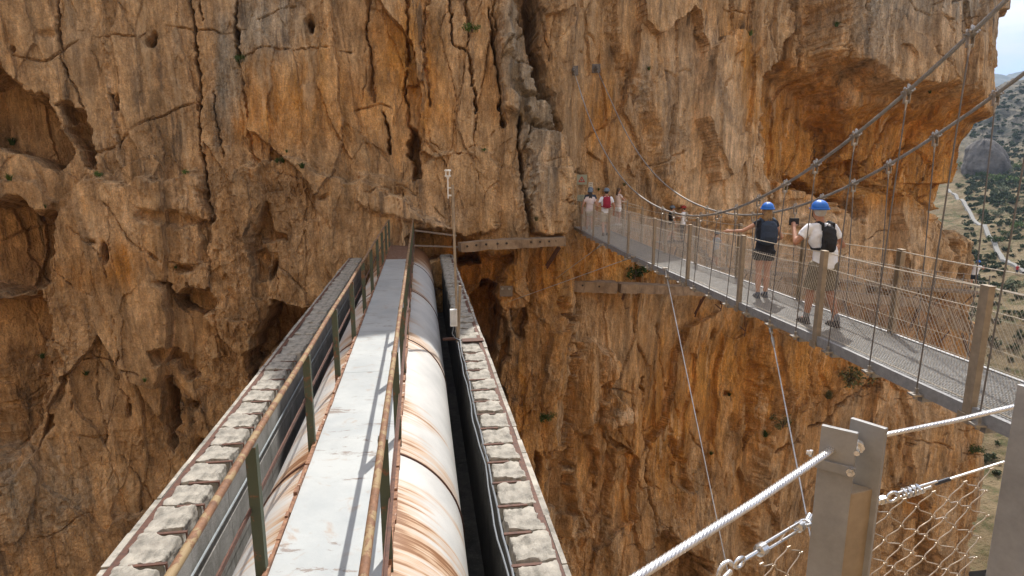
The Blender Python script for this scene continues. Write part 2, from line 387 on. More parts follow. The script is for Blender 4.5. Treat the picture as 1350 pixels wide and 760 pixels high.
for a in [(960, 290, 80, 110, .9), (1100, 330, 110, 60, .8), (900, 180, 60, 120, .4), (160, 180, 80, 60, .35), (1180, 60, 120, 50, .4), (1180, 520, 120, 50, .5), (560, 280, 60, 30, .4), (110, 60, 70, 60, .3), (250, 260, 40, 30, .5), (120, 300, 60, 70, .4), (600, 290, 40, 20, .5), (1120, 130, 60, 40, .3), (810, 545, 30, 12, .8), (790, 470, 20, 30, .5), (400, 300, 60, 60, .35), (250, 330, 50, 40, .3), (560, 70, 15, 80, .35), (900, 60, 60, 60, .3)]:
    blob(*a, tgt=PAL)
for (w, pts) in [(7, [(735, -100), (700, 0), (712, 90)]), (16, [(872, 110), (870, 160), (865, 230)]), (10, [(910, 120), (925, 160), (930, 165)]), (5, [(206, 60), (212, 85), (214, 120)]), (10, [(845, 250), (880, 300), (905, 330)]),
                 (6, [(1095, 30), (1100, 100)]), (8, [(1160, 40), (1165, 90)]), (4, [(286, 140), (292, 200)])]:
    crack(w, .8, pts, tgt=DRK)
for f_ in (ORG, GRY, PAL, DRK): np.clip(f_, 0, 1, out=f_)
def samp(R, u, v):
    x = np.clip(u - U0, 0, RW - 1.001); y = np.clip(v - V0, 0, RH - 1.001)
    ix = x.astype(int); iy = y.astype(int); fx = x - ix; fy = y - iy
    return (R[iy, ix] * (1 - fx) + R[iy, ix + 1] * fx) * (1 - fy) + (R[iy + 1, ix] * (1 - fx) + R[iy + 1, ix + 1] * fx) * fy

def grid_mesh(name, X, Y, Z, mat, attr=None, smooth=True):
    nr, nc = X.shape; me = bpy.data.meshes.new(name)
    co = np.stack([X, Y, Z], -1).reshape(-1, 3).astype(np.float32)
    i = np.arange((nr - 1) * (nc - 1)); r = i // (nc - 1); c = i % (nc - 1); a = r * nc + c
    q = np.stack([a, a + 1, a + nc + 1, a + nc], -1).astype(np.int32)
    me.vertices.add(len(co)); me.vertices.foreach_set('co', co.ravel())
    me.loops.add(q.size); me.loops.foreach_set('vertex_index', q.ravel())
    me.polygons.add(len(q)); me.polygons.foreach_set('loop_start', (np.arange(len(q)) * 4).astype(np.int32))
    try: me.polygons.foreach_set('loop_total', np.full(len(q), 4, np.int32))
    except Exception: pass
    me.polygons.foreach_set('use_smooth', np.full(len(q), smooth))
    me.update(calc_edges=True)
    if attr is not None:
        for k, A in attr.items():
            at = me.color_attributes.new(k, 'FLOAT_COLOR', 'POINT')
            at.data.foreach_set('color', A.reshape(-1, 4).astype(np.float32).ravel())
    me.materials.append(mat)
    o = bpy.data.objects.new(name, me); COL.objects.link(o); return o

# ---------------------------------------------------------------- rock material
def rock_material(name='canyon_rock', use_attr=True, lift=None):
    t = NT(name)
    co = t.coord('Object'); st = t.coord('Object', scale=(1, 1, .14)); st2 = t.coord('Object', scale=(1, 1, .3))
    big = t.noise(co, .22, 4, .6); mid = t.noise(co, 1.1, 6, .65, .6); fine = t.noise(co, 9, 6, .7)
    streak = t.noise(st, 1.6, 6, .68, .4); streak2 = t.noise(st, 5.5, 5, .7); warm = t.noise(st2, .7, 5, .6, .8)
    tan_ = t.mix(t.ramp(mid, [(.3, 0.), (.7, 1.)]), (.36, .21, .095), (.60, .395, .205))
    org = t.mix(t.ramp(streak, [(.3, 0.), (.7, 1.)]), (.36, .145, .026), (.60, .300, .072))
    gry = t.mix(t.ramp(streak2, [(.3, 0.), (.7, 1.)]), (.23, .185, .13), (.49, .40, .285))
    pal = t.mix(t.ramp(mid, [(.3, 0.), (.7, 1.)]), (.52, .335, .175), (.68, .48, .29))
    if use_attr:
        r, g, b = t.sep(t.attr('tint'))[:3]; dk = t.attr('tint', 'Alpha')
    else:
        r = g = b = dk = None
    def field(attrv, noise, lo, hi, w=.8):
        if attrv is None: return t.ramp(noise, [(lo, 0.), (hi, 1.)])
        s = t.math('ADD', t.math('MULTIPLY', attrv, w), t.math('SUBTRACT', noise, .5))
        return t.ramp(s, [(lo - .35, 0.), (hi - .2, 1.)])
    c = t.mix(field(r, warm, .47, .68), tan_, org)
    c = t.mix(field(g, streak, .56, .74), c, gry)
    c = t.mix(field(b, t.noise(st2, 1.3, 5, .65, .5), .53, .74, .8), c, pal)
    g1 = t.ramp(t.noise(t.coord('Object', scale=(1, 1, .22), loc=(9, 1, 5)), 4.2, 8, .74, .35), [(.3, .55), (.5, 1.), (.7, 1.5)])
    g2 = t.ramp(t.noise(co, 19, 7, .78), [(.33, .68), (.5, 1.), (.68, 1.35)])
    c = t.mix(1.0, t.mix(1.0, c, g1, 'MULTIPLY'), g2, 'MULTIPLY')
    # pale mineral runs and dark varnish runs down the face
    run = t.noise(t.coord('Object', scale=(1, 1, .07), loc=(31, 7, 3)), 2.6, 5, .62, .3)
    c = t.mix(t.math('MULTIPLY', t.ramp(run, [(.56, 0.), (.62, .55), (.75, .7)]), t.ramp(big, [(.42, 0.), (.6, 1.)])), c, (.72, .52, .31))
    run2 = t.noise(t.coord('Object', scale=(1, 1, .09), loc=(3, 17, 9)), 3.1, 5, .66, .3)
    c = t.mix(t.math('MULTIPLY', t.ramp(run2, [(.54, 0.), (.64, .7)]), t.ramp(t.noise(co, .35, 3, .5), [(.45, 0.), (.6, 1.)])), c, (.10, .075, .055))
    if dk is not None:
        c = t.mix(t.math('MULTIPLY', dk, t.ramp(streak2, [(.35, .2), (.6, .75)])), c, (.085, .068, .055))
    c = t.mix(t.ramp(fine, [(.2, .55), (.5, .0), (1., 0.)]), c, (.12, .075, .04))
    c = t.mix(t.ramp(t.noise(co, 26, 3, .6), [(.52, 0.), (.75, .35)]), c, (.62, .47, .32))
    g3 = t.ramp(t.noise(st2, .9, 6, .7, .8), [(.34, .58), (.5, 1.), (.66, 1.38)]); c = t.mix(1.0, c, g3, 'MULTIPLY')
    if lift: c = t.mix(.6, c, lift)
    t.set('Base Color', c); t.set('Roughness', .92); t.set('Specular IOR Level', .2)
    vz = t.coord('Object', scale=(1, 1, .5))
    h = t.math('ADD', t.math('ADD', t.math('MULTIPLY', t.noise(st2, 5, 8, .72), .6), t.math('ADD', t.math('MULTIPLY', t.vor(vz, 4.5), .55), t.math('MULTIPLY', t.vor(vz, 13), .35))), t.math('MULTIPLY', t.noise(co, 16, 7, .75), .5))
    h = t.math('ADD', h, t.math('MULTIPLY', t.noise(co, 48, 4, .7), .18)); t.bump(h, .85, .17)
    return t.m
M_rock = rock_material()

# ---------------------------------------------------------------- main cliff
ctrl = np.array([(-46, 6), (-34, 14), (-24, 19.5), (-15, 22.6), (-6, 24.2), (0, 24.8), (1.75, 24.9), (2.55, 27.2), (5.5, 28.6), (9.4, 30.9), (18, 35.2), (26.5, 38.2), (29.3, 39.6), (30.3, 42), (30.0, 50), (27, 70), (24, 110)], float)

QF = 1.0
def build_cliff():
    # dense arc-length table
    seg = np.hypot(*(ctrl[1:] - ctrl[:-1]).T); cum = np.concatenate([[0], np.cumsum(seg)])
    sd = np.linspace(0, cum[-1], 4000); cx = np.interp(sd, cum, ctrl[:, 0]); cy = np.interp(sd, cum, ctrl[:, 1])
    k = np.exp(-np.linspace(-2, 2, 21) ** 2); k /= k.sum()
    cx = np.concatenate([cx[:10], np.convolve(cx, k, 'valid'), cx[-10:]]); cy = np.concatenate([cy[:10], np.convolve(cy, k, 'valid'), cy[-10:]])
    us = 675 + FP * cx / np.maximum(cy * CT, 1)
    # column spacing follows how large the rock appears
    ds = np.gradient(sd); dup = np.abs(np.gradient(us)); w = np.where((us > -60) & (us < 1400), np.maximum(dup / (1.2 * QF), ds / (.09 * QF)), ds / .5)
    w = np.where(cy > 44, ds / .8, w)
    cw = np.cumsum(w); nc = int(cw[-1]); s = np.interp(np.linspace(cw[0], cw[-1], nc), cw, sd)
    z = np.concatenate([np.linspace(-75, -31, 50)[:-1], np.linspace(-31, -20, int(190 / QF))[:-1], np.linspace(-20, 9, int(700 / QF))[:-1], np.linspace(9, 13, 80)[:-1], np.linspace(13, 30, 90)])
    S, Z = np.meshgrid(s, z)
    BX = np.interp(S, sd, cx); BY = np.interp(S, sd, cy)
    # the prow's edge moves in and out with height
    vk = np.array([-200, 0, 60, 150, 180, 200, 235, 262, 285, 300, 320, 350, 380, 430, 480, 560, 610, 700, 900], float)
    uk = np.array([1262, 1268, 1272, 1280, 1285, 1282, 1280, 1275, 1268, 1270, 1304, 1312, 1313, 1306, 1312, 1330, 1334, 1330, 1330], float)
    _, VV = proj_np(BX, BY, Z)
    shift = (np.interp(VV, vk, uk) - 1291) / FP * 39.5
    BX = BX + shift * sstep(22, 28.5, BX) * sstep(74, 50, BY)
    nx = np.gradient(cy, sd); ny = -np.gradient(cx, sd)
    kk = np.exp(-np.linspace(-2, 2, 121) ** 2); kk /= kk.sum()
    nx = np.convolve(np.pad(nx, 60, 'edge'), kk, 'valid'); ny = np.convolve(np.pad(ny, 60, 'edge'), kk, 'valid')
    nl = np.hypot(nx, ny); NX = np.interp(S, sd, nx / nl); NY = np.interp(S, sd, ny / nl)
    U, V = proj_np(BX, BY, Z)
    D = samp(REL, U, V) * np.clip(BY / 27, .7, 1.4)
    vis = sstep(-110, -60, U) * sstep(900, 860, V) * sstep(-195, -150, V) * sstep(56, 46, BY)
    D = D * vis * (1 - .55 * sstep(1190, 1290, U) * (V < 240))
    # natural relief: big swells, tilted joint blocks at four scales, vertical fissures, flutes, pits
    wx = S + fbm(S / 2.6, Z / 3.4, 5, 5, .55) * .55; wz = Z + fbm(S / 2.6, Z / 3.4, 5, 15, .55) * .8
    wx2 = S + fbm(S / .7, Z / 1.1, 4, 6, .55) * .16; wz2 = Z + fbm(S / .7, Z / 1.1, 4, 16, .55) * .25
    D += fbm(S / 9, Z / 12, 3, 3) * .9
    _, _, fa = voronoi(wx / 2.7, wz / 6.5, 21); D += fa * .42
    f1, f2, fa = voronoi(wx / 1.15 + 40, wz / 4.6, 31); D += fa * .14
    e = f2 - f1; cm = sstep(.1, .35, fbm(S / 3, Z / 6, 3, 44)); D -= .09 * np.exp(-(e / .018) ** 2) * cm
    rm = sstep(-.12, .22, fbm(S / 4.5, Z / 6.5, 4, 264))
    for (cu_, cv_, ru_, rv_) in ((370, 150, 95, 75), (955, 290, 80, 110), (115, 90, 60, 70), (215, 150, 40, 70), (200, 430, 60, 60), (1110, 340, 90, 50), (1080, 620, 110, 120), (1180, 60, 90, 50), (900, 520, 60, 90)):
        rm = rm * (1 - .85 * np.exp(-(((U - cu_) / ru_) ** 2 + ((V - cv_) / rv_) ** 2) ** 2))
    rm = .28 + .72 * rm
    blk = sstep(-.1, .3, fbm(S / 3.3, Z / 3.3, 3, 64)) * rm
    _, _, fa = voronoi(wx2 / .52, wz2 / 1.25, 51); D += fa * (.03 * rm + .08 * blk)
    _, _, fa = voronoi(wx2 / .23 + 9, wz2 / .42, 54); D += fa * (.016 * rm + .036 * blk)
    _, _, fa = voronoi(wx2 / .11 + 3, wz2 / .17, 57); D += fa * (.008 * rm + .018 * blk)
    fl = ridged(wx / .8, Z / 7.5, 5, 104, .58); flm = sstep(-.25, .25, fbm(S / 7, Z / 9, 2, 114)) * .5 + .3
    flm = flm + .9 * np.exp(-((U - 590) / 130) ** 2) * sstep(330, 200, V) + .5 * np.exp(-((U - 780) / 160) ** 2) * sstep(380, 450, V)
    D += fl * .12 * flm
    D += rm * (-np.abs(fbm(S / 1.6, Z / 2.4, 6, 124, .68)) * .24 + fbm(S / .45, Z / .6, 5, 134, .66) * .08)
    pit = vnoise(wx2 / .32, wz2 / .42, 144); D -= .10 * rm * sstep(.55, .7, pit) * sstep(.0, .3, fbm(S / 2.2, Z / 2.6, 2, 154))
    # thin horizontal joints
    lz = Z + fbm(S / 5, Z / 9, 4, 163) * 2.2; lf = np.abs(np.mod(lz / 3.1, 1) - .5)
    D -= .16 * np.exp(-(lf / .010) ** 2) * sstep(.1, .3, fbm(S / 2.5, Z / 3, 2, 173))
    D *= sstep(112, 80, BY) * .7 + .3
    X = BX + NX * D; Y = BY + NY * D; Zo = Z + .12 * D
    # top of the cliff: its crest height sets where the shadow ends on the aqueduct and the bridge
    top = 14.6 + 1.7 * sstep(3.0, 0.5, BX) + .14 * np.clip(BX, -20, 25) + fbm(S / 5, S * 0, 4, 199) * 1.2
    top = np.where(BX < -14, top + .25 * (-14 - BX), top)
    over = np.maximum(Zo - top, 0)
    Zo = np.where(over > 0, top + over * .35, Zo); X -= NX * over * 2.4; Y -= NY * over * 2.4
    C = np.stack([samp(ORG, U, V) * vis, samp(GRY, U, V) * vis, samp(PAL, U, V) * vis, samp(DRK, U, V) * vis], -1)
    o = grid_mesh('cliff', X, Y, Zo, M_rock, {'tint': C}, smooth=False)
    tag(o, 'ochre limestone canyon wall with caves and vertical flutes filling the view', kind='structure')
    return X, Y, Zo, U, V
CX, CY, CZ, CU, CV = build_cliff()
_pu, _pv = proj_np(CX, CY, CZ)
_idx = {}
_g = 12
_iu = (_pu // _g).astype(int); _iv = (_pv // _g).astype(int)
_ok = (_pu > 0) & (_pu < 1350) & (_pv > -20) & (_pv < 800) & (CY < 48)
_fl = np.flatnonzero(_ok.ravel())
_key = _iu.ravel()[_fl] * 1000 + _iv.ravel()[_fl]
_ord = np.argsort(_key, kind='stable'); _fl = _fl[_ord]; _key = _key[_ord]
def on_cliff(u, v, out=0.0):
    """the rock point seen near picture position (u, v)"""
    c = []
    for du in (-1, 0, 1):
        for dv in (-1, 0, 1):
            k = (int(u // _g) + du) * 1000 + int(v // _g) + dv
            a, b = np.searchsorted(_key, k), np.searchsorted(_key, k + 1); c.append(_fl[a:b])
    c = np.concatenate(c)
    if len(c) == 0: return P(u, v, 26)
    d = (_pu.ravel()[c] - u) ** 2 + (_pv.ravel()[c] - v) ** 2
    c2 = c[d < max(d.min() * 4, 6)]
    j = c2[np.argmin(CY.ravel()[c2])]
    return Vector((CX.ravel()[j], CY.ravel()[j] - out, CZ.ravel()[j]))

# the wall of the gorge behind the viewer, in full sun
def build_rear():
    s = np.linspace(-60, 70, 300); z = np.concatenate([np.linspace(-75, -12, 100), np.linspace(-12, 16, 90)[1:]])
    S, Z = np.meshgrid(s, z)
    D = fbm(S / 9, Z / 12, 4, 303) * 1.3 + ridged(S / 2, Z / 5, 4, 313) * .3
    Y = -3.6 + D - .06 * (Z + 3) - .004 * np.maximum(np.abs(S) - 12, 0) ** 2 * 2
    Y = np.where((Z > -6), Y - .25 * (Z + 6), Y)
    o = grid_mesh('near_cliff', -S, Y, Z, rock_material('near_rock', False, (.60, .43, .24))); tag(o, 'sunlit limestone wall of the gorge behind the viewer', kind='structure')
build_rear()
# ---------------------------------------------------------------- far side of the gorge
def terr_z(X, Y):
    R = Y
    z = np.interp(R, [40, 50, 60, 80, 110, 150, 190, 230, 260, 300, 345, 420, 600], [-34, -31, -28, -20.5, -18.5, -12.5, -6.0, -1.0, 9, 26, 40, 50, 30])
    z = z + (X - .78 * Y) * .16
    z = z + fbm(X / 34, Y / 34, 5, 401) * (1.2 + Y * .016) + ridged(X / 12, Y / 12, 4, 411) * (.35 + .004 * Y) * (1 + 1.4 * sstep(230, 280, Y)) + fbm(X / 2.3, Y / 2.3, 3, 421) * .22
    return z
def build_hill():
    x = np.linspace(24, 460, 600); y = np.concatenate([np.linspace(44, 200, 420)[:-1], np.linspace(200, 520, 300)])
    X, Y = np.meshgrid(x, y); Z = terr_z(X, Y)
    X = X + np.where(Y > 100, 0, 0)
    t = NT('hillside_ground'); co = t.coord('Object')
    a = t.noise(co, .08, 6, .65, .5); b = t.noise(co, .9, 5, .7); g = t.noise(co, .35, 6, .7, .3)
    c = t.mix(t.ramp(a, [(.38, 0.), (.62, 1.)]), (.15, .11, .06), (.24, .185, .11))
    c = t.mix(t.ramp(g, [(.5, 0.), (.62, .8)]), c, (.065, .075, .03))
    c = t.mix(t.ramp(b, [(.55, 0.), (.75, .6)]), c, (.11, .085, .05))
    far = t.n.new('ShaderNodeSeparateXYZ'); t.L(co, far.inputs[0])
    fm = t.math('MULTIPLY', t.math('SUBTRACT', far.outputs[1], 225.), .02, True)
    gr = t.mix(t.ramp(t.noise(co, .12, 7, .7, .6), [(.4, 0.), (.6, 1.)]), (.06, .062, .05), (.21, .18, .135))
    c = t.mix(fm, c, gr)
    t.set('Base Color', c); t.set('Roughness', .95); t.set('Specular IOR Level', .1); t.bump(t.noise(co, .8, 7, .7), .9, .8)
    o = grid_mesh('hillside', X, Y, Z, t.m); tag(o, 'dry scrub hillside rising beyond the rock prow', kind='structure')
build_hill()
def on_terr(u, v):
    for Y in np.arange(46, 500, .5):
        p = P(u, v, float(Y))
        if p.z <= float(terr_z(np.array([p.x]), np.array([p.y]))[0]): return p
    return P(u, v, 300)
def build_far():
    x = np.linspace(500, 3800, 260); y = np.linspace(1500, 3000, 90); X, Y = np.meshgrid(x, y)
    Z = -60 + 395 * np.exp(-((Y - 2250) / 520) ** 2) + fbm(X / 420, Y / 420, 6, 501) * 85 + ridged(X / 160, Y / 160, 4, 511) * 22 - .03 * (X - 1750)
    t = NT('mountain_ground'); co = t.coord('Object')
    c = t.mix(t.ramp(t.noise(co, .012, 7, .7), [(.42, 0.), (.58, 1.)]), (.03, .045, .022), (.12, .12, .085)); t.set('Base Color', c); t.set('Roughness', 1.)
    o = grid_mesh('mountain', X, Y, Z, t.m); tag(o, 'distant wooded mountain ridge under the clouds', kind='structure')
    m = MB(); m.add([(-3300, -2200, -78), (3900, -2200, -78), (3900, 5200, -78), (-3300, 5200, -78)], [(0, 1, 2, 3)])
    o = m.build('ground', simple('gorge_floor', (.24, .19, .13), .95, var=.4, scale=.2)); tag(o, kind='structure')
    # path cut across the slope
    uvp = [(1250 + 100 * k / 30, np.interp(1250 + 100 * k / 30, [1250, 1262, 1290, 1320, 1350], [249, 263, 297, 334, 370])) for k in range(31)]
    Ys = np.array([on_terr(u, v).y for u, v in uvp]); Ys = np.poly1d(np.polyfit(np.arange(31), Ys, 2))(np.arange(31)); pts = []
    for (u, v), Yk in zip(uvp, Ys):
        q = P(u, v, float(Yk)); q.z = float(terr_z(np.array([q.x]), np.array([q.y]))[0]) + .1; pts.append(q)
    vs = []; fs = []
    for i, p in enumerate(pts):
        d = (pts[min(i + 1, len(pts) - 1)] - pts[max(i - 1, 0)]).normalized(); s = d.cross(Vector((0, 0, 1))).normalized() * .4
        vs += [p + s + Vector((0, 0, .35)), p - s + Vector((0, 0, .35)), p + s - Vector((0, 0, 1.5)), p - s - Vector((0, 0, 1.5))]
    for i in range(len(pts) - 1):
        a = i * 4; b = a + 4; fs += [(a, a + 1, b + 1, b), (a + 2, a, b, b + 2), (a + 1, a + 3, b + 3, b + 1)]
    m = MB(); m.add(vs, fs); o = m.build('path', simple('path_concrete', (.22, .21, .19), .9, var=.15, scale=1.5)); tag(o, kind='structure')
    # bare grey rock shoulder
    c = on_terr(1302, 226); n = 60
    th = np.linspace(0, 2 * np.pi, n); h = np.linspace(0, 1, 40); T, Hh = np.meshgrid(th, h)
    rr = np.sqrt(np.maximum(1 - Hh ** 2.6, 0.0006)) * 6.6 * (1 + .22 * fbm(np.cos(T) * 2 + Hh * 3, np.sin(T) * 2 + 5 + Hh * 2, 5, 601)) + ridged(T * 4, Hh * 2, 5, 611) * 1.0
    hh = 12.5
    o = grid_mesh('rock_outcrop', c.x + rr * np.cos(T) + Hh * -2.5, c.y + rr * np.sin(T), c.z - 3 + Hh * (hh + 2), simple('grey_rock', (.19, .165, .14), .95, var=.6, scale=.5, bump=.8, dist=.3))
    tag(o, 'bare grey rock shoulder on the far hillside', kind='structure')
build_far()

# ---------------------------------------------------------------- plants
def leaf_mat(name, col, col2):
    t = NT(name); n = t.noise(t.coord('Object'), 3.5, 4, .6)
    t.set('Base Color', t.mix(t.ramp(n, [(.35, 0.), (.65, 1.)]), col, col2)); t.set('Roughness', .75); t.set('Specular IOR Level', .2); return t.m
M_leaf_dark = leaf_mat('leaf_dark', (.035, .06, .014), (.075, .115, .03)); M_leaf_mid = leaf_mat('leaf_mid', (.06, .10, .02), (.13, .19, .045)); M_leaf_grey = leaf_mat('leaf_grey', (.12, .14, .075), (.21, .22, .13))
M_leaf_dry = leaf_mat('leaf_dry', (.10, .09, .035), (.17, .16, .06)); M_twig = simple('twig_wood', (.12, .08, .05), .9)
def bush_mesh(seed, n=420, leaf=.075, sx=1., sz=.8):
    r = random.Random(seed); m = MB(); cl = [(Vector((r.uniform(-.6, .6) * sx, r.uniform(-.6, .6) * sx, r.uniform(.12, .75) * sz)), r.uniform(.22, .42)) for _ in range(11)]
    for i in range(n):
        c, q = cl[r.randrange(len(cl))]; d = Vector((r.gauss(0, 1), r.gauss(0, 1), r.gauss(0, 1))).normalized() * q * (r.random() ** .4)
        p = c + d; a = Vector((r.gauss(0, 1), r.gauss(0, 1), r.gauss(0, 1))).normalized(); b = a.orthogonal().normalized(); c2 = a.cross(b)
        s = leaf * r.uniform(.6, 1.4)
        m.add([p - b * s, p + c2 * s * .5, p + b * s, p - c2 * s * .5], [(0, 1, 2, 3)])
    return m
def grass_mesh(seed, n=60, L=1.0):
    r = random.Random(seed); m = MB()
    for i in range(n):
        a = r.uniform(0, 6.28); sp = r.uniform(.1, .9); l = L * r.uniform(.5, 1.1); p = Vector((r.uniform(-.15, .15), r.uniform(-.15, .15), 0))
        d = Vector((math.cos(a) * sp, math.sin(a) * sp, 1)).normalized(); q = p + d * l * .6; e = q + (d + Vector((math.cos(a) * .6, math.sin(a) * .6, -.5))) * l * .4
        w = Vector((-math.sin(a), math.cos(a), 0)) * .035
        m.add([p - w, p + w, q + w * .8, q - w * .8, e], [(0, 1, 2, 3), (3, 2, 4)])
    return m
_stem = MB()
for a_ in (0, 1.3, 2.6, 4.0, 5.2): _stem.tube([(0, 0, -.15), (.12 * math.cos(a_), .12 * math.sin(a_), .2), (.4 * math.cos(a_), .4 * math.sin(a_), .5)], [.04, .03, .012], 5)
def proto(m, name, mat, smooth=False):
    me = bpy.data.meshes.new(name); me.from_pydata(m.v, [], m.f); me.update(); me.materials.append(mat); return me
ME_stem = proto(_stem, 'stems', M_twig)
ME_BUSH = {k: [proto(bush_mesh(s + 10 * j, n=n_), 'foliage', mt) for s in (1, 2, 3)] for j, (k, mt, n_) in enumerate([('dark', M_leaf_dark, 620), ('mid', M_leaf_mid, 620), ('grey', M_leaf_grey, 480), ('dry', M_leaf_dry, 380)])}
ME_GRASS = {k: [proto(grass_mesh(s), 'blades', mt) for s in (5, 6, 7)] for k, mt in [('dark', M_leaf_dark), ('mid', M_leaf_mid), ('dry', M_leaf_dry)]}
def plant(p, size, kind, label, group=None, grass=False, name='bush', cat='bush', flat=1.0):
    t = empty(name, p, label, cat, group, rz=random.uniform(0, 6.28)); t.scale = (size, size, size * flat)
    me = random.choice((ME_GRASS if grass else ME_BUSH)[kind])
    o = bpy.data.objects.new('blades' if grass else 'foliage', me); COL.objects.link(o); o.parent = t
    if not grass:
        s = bpy.data.objects.new('stems', ME_stem); COL.objects.link(s); s.parent = t
    return t
HB = [(1275, 217, 8, 'mid', 'green bush tucked against the foot of the grey rock shoulder'),
      (1314, 233, 10, 'mid', 'rounded bright green bush below the tip of the grey rock shoulder'),
      (1292, 229, 7, 'dark', 'low dark bush between the grey rock shoulder and the concrete path'),
      (1329, 223, 7, 'grey', 'pale silvery bush between two green trees on the far terrace'),
      (1343, 219, 10, 'mid', 'upper of two round green bushes at the right edge of the far terrace'),
      (1343, 236, 10, 'mid', 'lower of two round green bushes at the right edge of the far terrace'),
      (1321, 249, 9, 'grey', 'wide grey-green shrub above the middle of the concrete path'),
      (1295, 279, 7, 'dark', 'dark bush growing right above the concrete path'),
      (1314, 280, 9, 'grey', 'grey shrub on bare ochre soil above the path'),
      (1311, 314, 10, 'dark', 'large dark bush spilling over the edge of the concrete path'),
      (1326, 306, 6, 'dark', 'small dark bush right of the large one over the path'),
      (1341, 296, 8, 'mid', 'green shrub on the ochre slope at the right edge above the path end'),
      (1338, 374, 12, 'grey', 'broad grey-green shrub just below the end of the path'),
      (1266, 244, 6, 'dark', 'dark shrub beside the prow where the path begins')]
for (u_, v_, r_, k_, lab_) in HB:
    p_ = on_terr(u_, v_ + r_ * .6); plant(p_, r_ / FP * p_.y * 1.25, k_, lab_, 'bushes on the far hillside', cat='bush')
def build_scrub():
    r = random.Random(3); m = MB(); k = 0
    base = [bush_mesh(70 + i, n=90, leaf=.28) for i in range(4)]
    for i in range(1500):
        u = r.uniform(1262, 1385); v = 215 + 430 * r.random() ** 1.1
        Y = 60 + (645 - v) / 430 * 150 + r.uniform(-12, 25)
        if i % 2 == 0: Y = r.uniform(215, 370)
        X = (u - 675) / FP * (Y * CT + 5)
        if X < 31: continue
        z = float(terr_z(np.array([X]), np.array([Y]))[0]); pu_, pv_ = proj_np(X, Y, z)
        if 245 < pv_ < 385 and abs(pu_ - np.interp(pv_, [249, 263, 297, 334, 370], [1250, 1262, 1290, 1320, 1350])) < 9: continue
        b = base[r.randrange(4)]; s = r.uniform(.3, 1.0) * (1 if Y < 150 else 1.5); a = r.uniform(0, 6.28); ca, sa = math.cos(a) * s, math.sin(a) * s
        m.add([(X + x * ca - y * sa, Y + x * sa + y * ca, z + zz * s) for x, y, zz in b.v], b.f)
    t = NT('scrub_leaf'); n = t.noise(t.coord('Object'), .22, 3, .6)
    t.set('Base Color', t.ramp(n, [(.35, (.03, .046, .014)), (.55, (.05, .068, .024)), (.72, (.09, .10, .045))])); t.set('Roughness', .9)
    o = m.build('scrub', t.m); tag(o, 'low grey-green scrub scattered over the dry hillside', 'scrub', kind='stuff')
build_scrub()
CP = [(838, 364, 15, 'dark', 0, 'big dark green bush on the ledge under the far end of the bridge'),
      (622, 40, 8, 'mid', 0, 'bright green bush growing from the fluted wall left of the stone pillar'),
      (318, 78, 6, 'dark', 0, 'dark bush at the foot of the deep upper left crack'),
      (131, 230, 5, 'mid', 0, 'green tuft where the upper left slab ends above the lower blocks'),
      (247, 228, 4, 'mid', 0, 'small green tuft on the arched ledge left of the middle'),
      (372, 213, 6, 'dark', 0, 'low dark bush on the crest of the block left of the pipe mouth'),
      (401, 220, 6, 'dark', 1, 'dark grass on the sloping crest right of the low bush'),
      (20, 190, 8, 'dark', 1, 'grass on the upper left ledge under the alcove'),
      (14, 236, 7, 'mid', 1, 'grass fringe on the lip of the left rock shelf'),
      (60, 470, 6, 'dark', 1, 'grass tuft on the corner between the two lower left caves'),
      (117, 492, 5, 'dark', 1, 'grass tuft on the horizontal joint of the lower left wall'),
      (725, 552, 9, 'dark', 0, 'olive bush hanging on the buttress right of the aqueduct'),
      (990, 49, 5, 'mid', 1, 'grass tuft on the nose of rock above the orange hollow'),
      (1099, 36, 5, 'dark', 1, 'grass growing in the vertical crack near the top right'),
      (855, 91, 4, 'dark', 1, 'small tuft on the grey stained wall right of the cable anchors'),
      (1118, 506, 20, 'dry', 0, 'dry olive shrub spread over the rock just under the bridge deck'),
      (1092, 524, 9, 'dry', 1, 'dry grass left of the olive shrub under the deck'),
      (1031, 562, 13, 'dry', 0, 'dry shrub on the diagonal ledge left of the near steel post'),
      (1008, 577, 7, 'dark', 1, 'dark tuft at the lower end of the diagonal ledge'),
      (378, 199, 3, 'mid', 1, 'tiny tuft on the orange wall above the left block'),
      (640, 197, 3, 'mid', 0, 'tiny green plant on the curved joint right of the sensor mast'),
      (938, 597, 4, 'dark', 1, 'dark tuft beside the thin stay cable'),
      (960, 520, 4, 'dark', 1, 'dark tuft in a small hole between the two stay cables'),
      (1224, 125, 4, 'dark', 1, 'dark tuft on the overhang between the main cables'),
      (1038, 250, 5, 'dark', 1, 'dark tuft below the upper main cable at the orange hollow'),
      (790, 250, 3, 'dark', 1, 'dark tuft above the heads at the far bridge end'),
      (825, 245, 4, 'dry', 1, 'dry tuft behind the left main cable'),
      (705, 290, 5, 'dry', 1, 'dry tuft at the foot of the grey stone pillar'),
      (235, 353, 4, 'dark', 1, 'dark tuft beside the small holes of the left wall'),
      (62, 275, 4, 'mid', 1, 'green tuft at the tip of the left rock shelf'),
      (193, 500, 4, 'mid', 1, 'green tuft left of the narrow dark hole'),
      (1306, 590, 8, 'dark', 0, 'dark bush at the foot of the rock corner right of the near post')]
for (u_, v_, r_, k_, g_, lab_) in CP:
    p_ = on_cliff(u_, v_, .10); plant(p_ - Vector((0, 0, .02)), r_ / FP * p_.y * (1.6 if not g_ else 1.9), k_, lab_, 'plants rooted in the cliff', grass=bool(g_), name='grass_tuft' if g_ else 'bush', cat='grass tuft' if g_ else 'bush')
